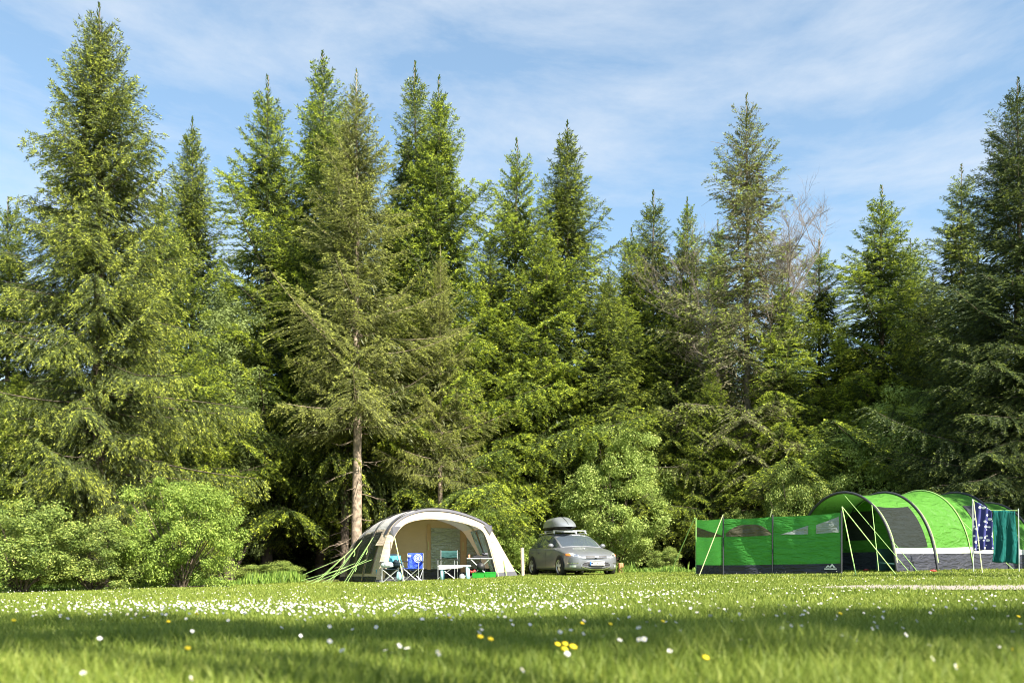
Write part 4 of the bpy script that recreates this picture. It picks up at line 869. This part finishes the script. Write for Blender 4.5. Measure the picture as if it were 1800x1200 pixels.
def heap(label, name, cat, mat, px, D, zc, sx, sy, sz, seed):
    x, y, z = gp(px, D); g = random.Random(seed); ph = [g.uniform(0, 6) for _ in range(4)]
    mb = MB(); mb.grid(lambda u, v: (lambda a, b: (sx*math.cos(a)*math.sin(b)*(1+.15*math.sin(3*a+ph[0])+.1*math.sin(5*b+ph[1])), sy*math.sin(a)*math.sin(b)*(1+.12*math.sin(4*a+ph[2])), sz*(1-math.cos(b))*(1+.25*math.sin(2*a+ph[3]))))(u*6.2832, v*2.2), 22, 9)
    o = mb.build(name, mat, None, True); o.location = (x, y, z+zc); return tag(o, label, cat)
heap('crumpled pale clothes piled on the seat of the left camp chair', 'clothes_pile', 'clothes', 'clear_pale', 679, 27.7, .45, .20, .16, .10, 3)
heap('black jacket bunched on the right of the left camp chair seat', 'jacket', 'jacket', 'dark_cloth', 699, 27.75, .45, .13, .14, .13, 5)
a_ = at(684, 976, 28.1); b_ = at(704, 976, 28.15)
o = MB().grid(lambda u, v: a_.lerp(b_, u)+Vector((0.10*v*v+0.03*v*u, -0.16*v+0.03*math.sin(u*12+v*3), -v*(0.37-0.12*math.sin(u*3.1)))), 14, 14).build('aqua_towel', 'aqua', None, True, thick=.008)
c0 = a_.copy(); o.data.transform(Matrix.Translation(-c0)); o.location = c0; tag(o, 'aqua towel slung over the back of the left camp chair', 'towel')
heap('pale blue coiled cord bundle hanging under the left camp chair', 'cord_bundle', 'cord', 'pale_blue', 702, 27.6, .06, .09, .07, .14, 9)
# director chair
x, y, z = gp(787, 29.0); r = empty('director_chair', (x, y, z), R(-8), 'dark green folding chair with metal frame standing behind the low white table', 'camping chair')
for s_ in (-1, 1):
    tubes(r, 'leg', 'alu', [[(s_*.27, -.22, 0), (s_*.27, -.22, .64)]]); tubes(r, 'back_post', 'alu', [[(s_*.27, .22, 0), (s_*.27, .22, .95)]])
    tubes(r, 'cross_brace', 'alu', [[(s_*.27, -.22, .04), (-s_*.27, -.22, .44)]]); MB().box((s_*.28, 0, .65), (.06, .5, .025)).build('armrest', 'black_plastic', r)
MB().grid(lambda u, v: ((u-.5)*.56, .22+.03*math.sin(u*3.14), .70+.24*v-.015*math.sin(u*3.14)), 10, 4).build('backrest', 'bottle_green', r, True, thick=.012)
MB().grid(lambda u, v: ((u-.5)*.54, -.22+.44*v, .44-.04*math.sin(u*3.14)), 10, 4).build('seat', 'bottle_green', r, True, thick=.012)
# low table with cloth
x, y, z = gp(800, 27.6); r = empty('low_table', (x, y, z), R(-5), 'low table with pale pink top and chunky blue legs in the tent porch', 'table')
MB().box((0, 0, .42), (.92, .48, .05), bev=.015).build('tabletop', 'white', r)
MB().grid(lambda u, v: (-.46+.72*u, -.245-.015*math.sin(u*14)*v, .449-.14*v*(1-.45*u)), 16, 3).build('cloth_hem', 'petal', r, True)
MB().grid(lambda u, v: (-.46+.72*u, -.245+.49*v, .449+.004*math.sin(u*17+v*5)), 16, 6).build('cloth_top', 'petal', r, True)
for sx, sy, mt in ((-.40, .19, 'mid_blue'), (-.38, -.19, 'pale_blue'), (.40, -.19, 'pale_blue'), (.38, .19, 'pale_blue')):
    MB().tube([(sx, sy, 0), (sx*.98, sy*.98, .40)], [.055, .04], 10).build('leg', mt, r, True)
# kitchen stand
x, y, z = gp(844, 28.9); r = empty('kitchen_stand', (x, y, z), R(0), 'folding camp kitchen table with crossed legs at the right of the porch', 'table')
MB().box((0, 0, .62), (.84, .45, .035), bev=.01).build('tabletop', 'alu', r)
for s_ in (-1, 1):
    for sy in (-.2, .2): tubes(r, 'leg', 'alu', [[(s_*.34, sy, 0), (-s_*.30, sy, .6)]], .012)
st = empty('camp_stove', (x, y, z+.64), 0, 'dark camp stove with pans on the folding kitchen table', 'stove')
MB().box((.02, 0, .035), (.50, .32, .07), bev=.02).build('stove_body', 'black_plastic', st)
for sx in (-.11, .15):
    MB().tube([(sx, 0, .07), (sx, 0, .09)], .075, 12).build('burner', 'black_plastic', st)
MB().tube([(.15, -.02, .09), (.15, -.02, .10), (.15, -.02, .16)], [.09, .10, .10], 14).build('pan', 'trim_grey', st, True); tubes(st, 'pan_handle', 'black_plastic', [[(.15, -.1, .14), (.06, -.3, .26)]], .013)
jr = empty('jar', (x-.35, y-.05, z+.64), 0, 'small brown jar at the left end of the kitchen table', 'jar')
MB().tube([(0, 0, 0), (0, 0, .09), (0, 0, .11)], [.035, .035, .022], 10).build('jar_body', 'stake', jr, True); MB().tube([(0, 0, .11), (0, 0, .13)], .026, 10).build('lid', 'black_plastic', jr)
# hanging pan under the table
x2, y2, z2 = gp(845, 28.5); r = empty('hanging_pan', (x2, y2, z2+.36), 0, 'round dark pan hanging below the kitchen table', 'pan')
MB().tube([(0, .03, 0), (0, 0, 0), (0, -.02, 0)], [.10, .13, .13], 16).build('pan_body', 'black_plastic', r, True); tubes(r, 'handle', 'black_plastic', [[(0, 0, .12), (0, 0, .27)]], .01)
def crate(px, D, w_, h_, label, mat, name='storage_box'):
    x, y, z = gp(px, D); r = empty(name, (x, y, z), 0, label, 'storage box')
    mb = MB(); k = .92
    a = [(-w_/2*k, -.17*k), (w_/2*k, -.17*k), (w_/2*k, .17*k), (-w_/2*k, .17*k)]; b = [(p[0]/k, p[1]/k) for p in a]; c = [(p[0]*.94, p[1]*.9) for p in b]
    mb.add([(p[0], p[1], 0.01) for p in a]+[(p[0], p[1], h_) for p in b]+[(p[0], p[1], h_) for p in c]+[(p[0]*k, p[1]*k, .03) for p in c], [(3, 2, 1, 0)]+[(i, (i+1) % 4, 4+(i+1) % 4, 4+i) for i in range(4)]+[(4+i, 4+(i+1) % 4, 8+(i+1) % 4, 8+i) for i in range(4)]+[(8+i, 8+(i+1) % 4, 12+(i+1) % 4, 12+i) for i in range(4)]+[(12, 13, 14, 15)])
    mb.build('tub', mat, r); rim = MB()
    for i in range(4): rim.tube([(b[i][0], b[i][1], h_), (b[(i+1) % 4][0], b[(i+1) % 4][1], h_)], .012, 6)
    rim.build('rim', mat, r); return r
crate(841, 28.3, .38, .17, 'bright green plastic tub on the grass under the kitchen table', 'box_green')
crate(862, 28.7, .36, .17, 'second green tub, partly behind the hanging clear door', 'box_green')
heap('red bag lying behind the green tub under the kitchen table', 'red_bag', 'bag', 'red', 829, 28.9, .16, .12, .1, .07, 4)
x, y, z = gp(812, 28.6); r = empty('kettle', (x, y, z), 0, 'small grey kettle on the ground right of the low table', 'kettle')
MB().tube([(0, 0, 0), (0, 0, .05), (0, 0, .13), (0, 0, .16), (0, 0, .18)], [.09, .10, .08, .05, .015], 14).build('pot', 'alu', r, True); tubes(r, 'handle', 'black_plastic', [[(-.08, 0, .12), (-.06, 0, .23), (.06, 0, .23), (.08, 0, .12)]], .009); tubes(r, 'spout', 'alu', [[(.08, 0, .06), (.15, 0, .14)]], .014)
# post and stake
x, y, z = gp(919, 30.5); po = MB().box((0, 0, .46), (.10, .10, .98), rz=.3, bev=.012).build('wooden_post', 'post'); po.location = (x, y, z); po.rotation_euler = (0, R(-1.2), 0); tag(po, 'pale square wooden post between the beige tent and the car', 'post')
x, y, z = gp(1091, 34.2); po = MB().box((0, 0, .17), (.17, .17, .40), rz=.2, bev=.02).build('marker_post', 'stake'); po.location = (x, y, z); tag(po, 'short reddish wooden marker post right of the car', 'post')
for px_, D_, lb in ((1523, 23.8, 'red bag on the floor inside the green tent porch'), (1640, 22.0, 'red bundle on the grass by the green tent second hoop')):
    heap(lb, 'red_bundle', 'bag', 'red', px_, D_, 0, .09, .07, .035, px_)
# ---- car
CA = R(17); cl_ = gp(1003, 31.8); CLoc = (cl_[0], cl_[1], float(gz(cl_[0], cl_[1]))-0.02)
car = empty('parked_car', CLoc, CA, 'grey estate car with roof bars parked nose out between the beige tent and the willow', 'car')
# stations y(front -) : bottom, half width, side crease height, belt, top
ST = [(-2.40, .30, .60, .40, .56, .60), (-2.36, .22, .74, .38, .60, .68), (-2.24, .19, .85, .40, .66, .75), (-2.0, .18, .915, .44, .73, .825), (-1.6, .18, .935, .48, .79, .91), (-1.1, .18, .94, .5, .86, .995), (-.85, .18, .94, .5, .90, 1.01), (0, .18, .943, .5, .93, .96), (1.0, .18, .943, .5, .95, .97), (1.8, .19, .93, .52, .97, 1.0), (2.2, .24, .88, .54, .95, 1.02), (2.34, .3, .82, .56, .93, 1.0), (2.40, .36, .76, .56, .88, .92)]
def body_fn(y, a):
    """a in -1..1 across: lower sill, side, shoulder, top"""
    col_ = [float(np.interp(y, [s[0] for s in ST], [s[k] for s in ST])) for k in range(1, 6)]
    zb, w_, zc, bl, tp = col_; s_ = -1 if a < 0 else 1; t = abs(a)
    # t: 0 centre bottom .. 1 centre top
    pr = [(0, 0, zb), (.15, .80*w_, zb), (.24, .965*w_, zb+.06), (.45, w_, zc+.08), (.62, .97*w_, bl), (.70, .90*w_, bl+(tp-bl)*.45), (.82, .62*w_, tp-.02*(tp > .7)), (1, 0, tp+.005)]
    x = float(np.interp(t, [p[0] for p in pr], [p[1] for p in pr])); z = float(np.interp(t, [p[0] for p in pr], [p[2] for p in pr]))
    k = max(0, min(1, (-1.45-y)/.95)); y2 = y+.34*(x/.94)**3*k
    k2 = max(0, min(1, (y-1.7)/.7)); y2 -= .22*(x/.94)**3*k2
    return Vector((s_*x, y2, z))
mb = MB(); ysn = np.concatenate([np.linspace(-2.40, -2.0, 9), np.linspace(-1.9, 2.0, 26), np.linspace(2.1, 2.40, 6)]); TA_ = np.concatenate([np.linspace(0, .62, 14), np.linspace(.66, 1, 10)])
vsb = []; fsb = []
full = list(TA_)+[-t for t in TA_[::-1][1:]]
for y in ysn:
    for t in full: vsb.append(body_fn(float(y), float(t) if t != 0 else 0.0))
n_ = len(full)
for j in range(len(ysn)-1):
    for i in range(n_-1): fsb.append((j*n_+i, j*n_+i+1, (j+1)*n_+i+1, (j+1)*n_+i))
fsb.append(tuple(range(n_-1, -1, -1))); fsb.append(tuple((len(ysn)-1)*n_+i for i in range(n_)))
mb.add(vsb, fsb); body = mb.build('body', 'paint', car, True)
# cabin: (y, belt z, roof z, half width belt, half width roof)
CB = [(-1.02, .965, .97, .74, .73), (-.62, .955, 1.18, .80, .70), (-.22, .95, 1.37, .83, .635), (.05, .95, 1.43, .84, .62), (.6, .955, 1.46, .845, .62), (1.2, .965, 1.45, .84, .61), (1.7, .975, 1.40, .82, .59), (2.0, .985, 1.26, .79, .60), (2.27, .99, 1.02, .73, .66)]
def cab(y, f, side=1):
    q = [float(np.interp(y, [c[0] for c in CB], [c[k] for c in CB])) for k in range(1, 5)]
    return Vector((side*(q[2]+(q[3]-q[2])*f**1.15), y, q[0]+(q[1]-q[0])*f))
mb = MB(); vs2 = []; fs2 = []
ys2 = np.linspace(-1.02, 2.27, 40)
for y in ys2:
    y = float(y); row = [cab(y, f) for f in (0, .25, .5, .75, .93)]; tpz = cab(y, 1); cr_ = .035
    row += [Vector((tpz.x*k, y, tpz.z+cr_*(1-k*k)-.012*(k > .9))) for k in (.96, .7, .4, .15)]
    row += [Vector((-p.x, p.y, p.z)) for p in row[::-1]]; vs2 += row
m_ = len(row)
for j in range(len(ys2)-1):
    for i in range(m_-1): fs2.append((j*m_+i, j*m_+i+1, (j+1)*m_+i+1, (j+1)*m_+i))
fs2.append(tuple(range(m_-1, -1, -1))); mb.add(vs2, fs2); cabin = mb.build('cabin', 'paint', car, True)
bvb = BVHTree.FromPolygons(vsb, fsb); bvc = BVHTree.FromPolygons(vs2, fs2)
def front_patch(name, mat, xa, xb, z0, z1, off=.008, nu=16, nz=4, bv=bvb, par=car):
    mb = MB()
    def fn(u, v):
        x = xa+(xb-xa)*u; a, b = z0(x), z1(x); z = a+(b-a)*v
        h = bv.ray_cast(Vector((x, -6, z)), Vector((0, 1, 0)))
        p = h[0] if h[0] else Vector((x, -2.3, z)); return p+Vector((0, -off, 0))
    mb.grid(fn, nu, nz); return mb.build(name, mat, par, True)
L_ = lambda *p: (lambda x: float(np.interp(x, [q[0] for q in p], [q[1] for q in p])))
front_patch('windscreen', 'carglass', -.66, .66, lambda x: 1.02-.02*abs(x/.66)**2, lambda x: 1.40-.10*abs(x/.66)**3, .012, 20, 8, bvc)
front_patch('upper_grille', 'black_plastic', -.36, .36, lambda x: .588, lambda x: .672, .010)
for zc in (.628,): front_patch('grille_bar', 'chrome', -.36, .36, lambda x: zc, lambda x: zc+.008, .016, 12, 1)
front_patch('badge', 'chrome', -.075, .075, lambda x: .633-.028*math.sqrt(max(0, 1-(x/.081)**2)), lambda x: .633+.028*math.sqrt(max(0, 1-(x/.081)**2)), .022, 10, 3)
front_patch('grille_surround', 'paint', -.52, .52, lambda x: .21+.10*(abs(x)/.52)**2.5, lambda x: .525-.12*(abs(x)/.52)**3, .008)
front_patch('lower_grille', 'black_plastic', -.48, .48, lambda x: .255+.09*(abs(x)/.48)**2.5, lambda x: .505-.11*(abs(x)/.48)**3, .014)
for zc in (.33, .39, .45): front_patch('grille_bar', 'trim_grey', -.44, .44, lambda x: zc, lambda x: zc+.012, .020, 12, 1)
front_patch('chrome_lip', 'chrome', -.50, .50, lambda x: .212+.10*(abs(x)/.52)**2.5, lambda x: .236+.10*(abs(x)/.52)**2.5, .022, 20, 1)
pl = MB().box((0, -2.445, .425), (.52, .012, .112)).build('number_plate', 'plate', car)
MB().box((-.235, -2.453, .425), (.045, .006, .108)).build('plate_band', 'euro_blue', pl)
text('MT13 XUV', .105, 'plate_characters', 'black_plastic', pl, (.022, -2.4525, .424), (R(90), 0, 0))
for s_ in (-1, 1):
    lo = (lambda x: .585+.10*max(0, (abs(x)-.45)/.4)); hi = (lambda x: .60+.16*min(1, max(0, (abs(x)-.44)/.25)))
    hl = front_patch('headlight', 'lamp_clear', s_*.46, s_*.80, lo, hi, .010)
    front_patch('headlight_lens', 'chrome', s_*.60, s_*.70, lambda x: .655, lambda x: .72, .016, 6, 3, par=hl)
    front_patch('indicator', 'amber', s_*.78, s_*.90, lambda x: .665, lambda x: .745, .012, 6, 3)
    front_patch('fog_lamp', 'lamp_clear', s_*.66, s_*.82, lambda x: .30, lambda x: .365, .012, 6, 3)
    front_patch('bumper_trim', 'chrome', s_*.60, s_*.86, lambda x: .425, lambda x: .445, .012, 8, 1)
    # side glass
    def sg(y0, y1, f0, f1, name, mat, off=.008, nu=10, nv=5):
        mb = MB(); mb.grid(lambda u, v: (lambda y: cab(y, f0+(f1(y)-f0)*v, s_)+Vector((s_*off, 0, .3*off)))(y0+(y1-y0)*u), nu, nv); return mb.build(name, mat, car, True)
    top_ = lambda y: .86
    sg(-.80, -.02, .06, top_, 'side_window', 'carglass'); sg(.05, .95, .06, top_, 'side_window', 'carglass'); sg(1.02, 1.85, .08, lambda y: .86-.2*max(0, (y-1.5)/.35), 'side_window', 'carglass')
    sg(-.85, 1.95, .0, lambda y: .04, 'window_trim', 'chrome', .010)
    # mirror
    MB().grid(lambda u, v: (s_*(.95+.10*math.sin(v*3.14)*math.cos(u*6.28)), -.62+.07*math.sin(v*3.14)*math.sin(u*6.28), 1.03+.075*-math.cos(v*3.14)), 12, 8).build('wing_mirror', 'paint', car, True)
    for y in (-.02, 1.0):   # door shut lines
        mb = MB(); mb.grid(lambda u, v: body_fn(y+.012*u, s_*(.24+.37*v))+Vector((s_*.004, 0, 0)), 1, 10); mb.build('door_gap', 'black_plastic', car)
    for y in (.75, 1.55): MB().box((s_*.955, y, .80), (.03, .16, .03), bev=.008).build('door_handle', 'paint', car)
    for y in (-1.42, 1.43):
        wh = empty('wheel', (s_*.86, y, .325), 0, None, None); wh.parent = car
        mb = MB(); pr = [(-.10, .20), (-.105, .30), (-.08, .325), (.08, .325), (.105, .305), (.11, .22)]
        mb.grid(lambda u, v: (lambda q: (s_*q[0], q[1]*math.cos(u*6.2832), q[1]*math.sin(u*6.2832)))((lambda w_: [pr[min(int(w_), 4)][k]+(pr[min(int(w_), 4)+1][k]-pr[min(int(w_), 4)][k])*(w_-min(int(w_), 4)) for k in (0, 1)])(v*5)), 28, 5); mb.build('tyre', 'tyre', wh, True)
        mb = MB(); mb.tube([(s_*.03, 0, 0), (s_*.05, 0, 0)], [.215, .215], 24); mb.build('brake_disc', 'black_plastic', wh)
        mb = MB()
        for q in range(5):
            a = q*1.2566+.3; mb.add([(s_*.10, .05*math.cos(a+1.2), .05*math.sin(a+1.2)), (s_*.10, .05*math.cos(a-1.2), .05*math.sin(a-1.2)), (s_*.085, .215*math.cos(a-.2), .215*math.sin(a-.2)), (s_*.085, .215*math.cos(a+.2), .215*math.sin(a+.2))], [(0, 1, 2, 3)])
        mb.tube([(s_*.09, 0, 0), (s_*.112, 0, 0)], [.06, .05], 12)
        mb.grid(lambda u, v: (s_*(.09+.02*v), (.205+.02*v)*math.cos(u*6.2832), (.205+.02*v)*math.sin(u*6.2832)), 28, 1); mb.build('rim', 'alu', wh)
        mb = MB(); mb.grid(lambda u, v: (s_*(.9415+.004), y+(.315+.06*v)*math.cos(u*math.pi), .325+(.315+.06*v)*math.sin(u*math.pi)), 24, 1)
        mb.grid(lambda u, v: (s_*(.9385+.004), y+.37*v*math.cos(u*math.pi), .30+.36*v*math.sin(u*math.pi)), 24, 2); mb.build('wheel_arch', 'black_plastic', car)
    tubes(car, 'roof_rail', 'alu', [[(s_*.60, -.02, 1.46), (s_*.61, .1, 1.50), (s_*.61, 1.5, 1.49), (s_*.59, 1.65, 1.44)]], .016)
for y in (.10, 1.0):
    MB().box((0, y, 1.575), (1.24, .07, .03), bev=.01).build('roof_bar', 'alu', car)
    for s_ in (-1, 1): MB().box((s_*.58, y, 1.52), (.06, .10, .11), bev=.015).build('bar_foot', 'alu', car)
# roof box: top-level, standing on the bars
bxl = Vector(CLoc)+Vector((math.cos(CA)*-.26-math.sin(CA)*.45, math.sin(CA)*-.26+math.cos(CA)*.45, 1.60)); 
rb = empty('roof_box', bxl, CA, 'silver grey roof box strapped on the left side of the car roof', 'roof box')
def rbx(u, v, top=True):
    y = -1.0+2.0*v; e = math.sqrt(max(0.0, 1-abs((v-.5)*2)**3.2)); hf = .36*min(1, (v*3.0)**.6) if v < .4 else .36*(1-.12*(v-.4)); w_ = .43*(.25+.75*e) if 0 < v < 1 else .12
    a = (u-.5)*2; zz = hf*(1-abs(a)**3.2)**(.5)*(e**.5 if v > .5 else 1)
    return Vector((a*w_, y, .09+(zz if top else -.07*(1-abs(a)**4))))
MB().grid(lambda u, v: rbx(u, v), 22, 26).build('lid', 'silverbox', rb, True)
MB().grid(lambda u, v: rbx(u, v, False), 14, 20).build('base', 'black_plastic', rb, True)
MB().grid(lambda u, v: rbx(.46+.03*u, .02+.5*v)+Vector((0, -.004, .005)), 1, 20).build('lid_seam', 'black_plastic', rb)
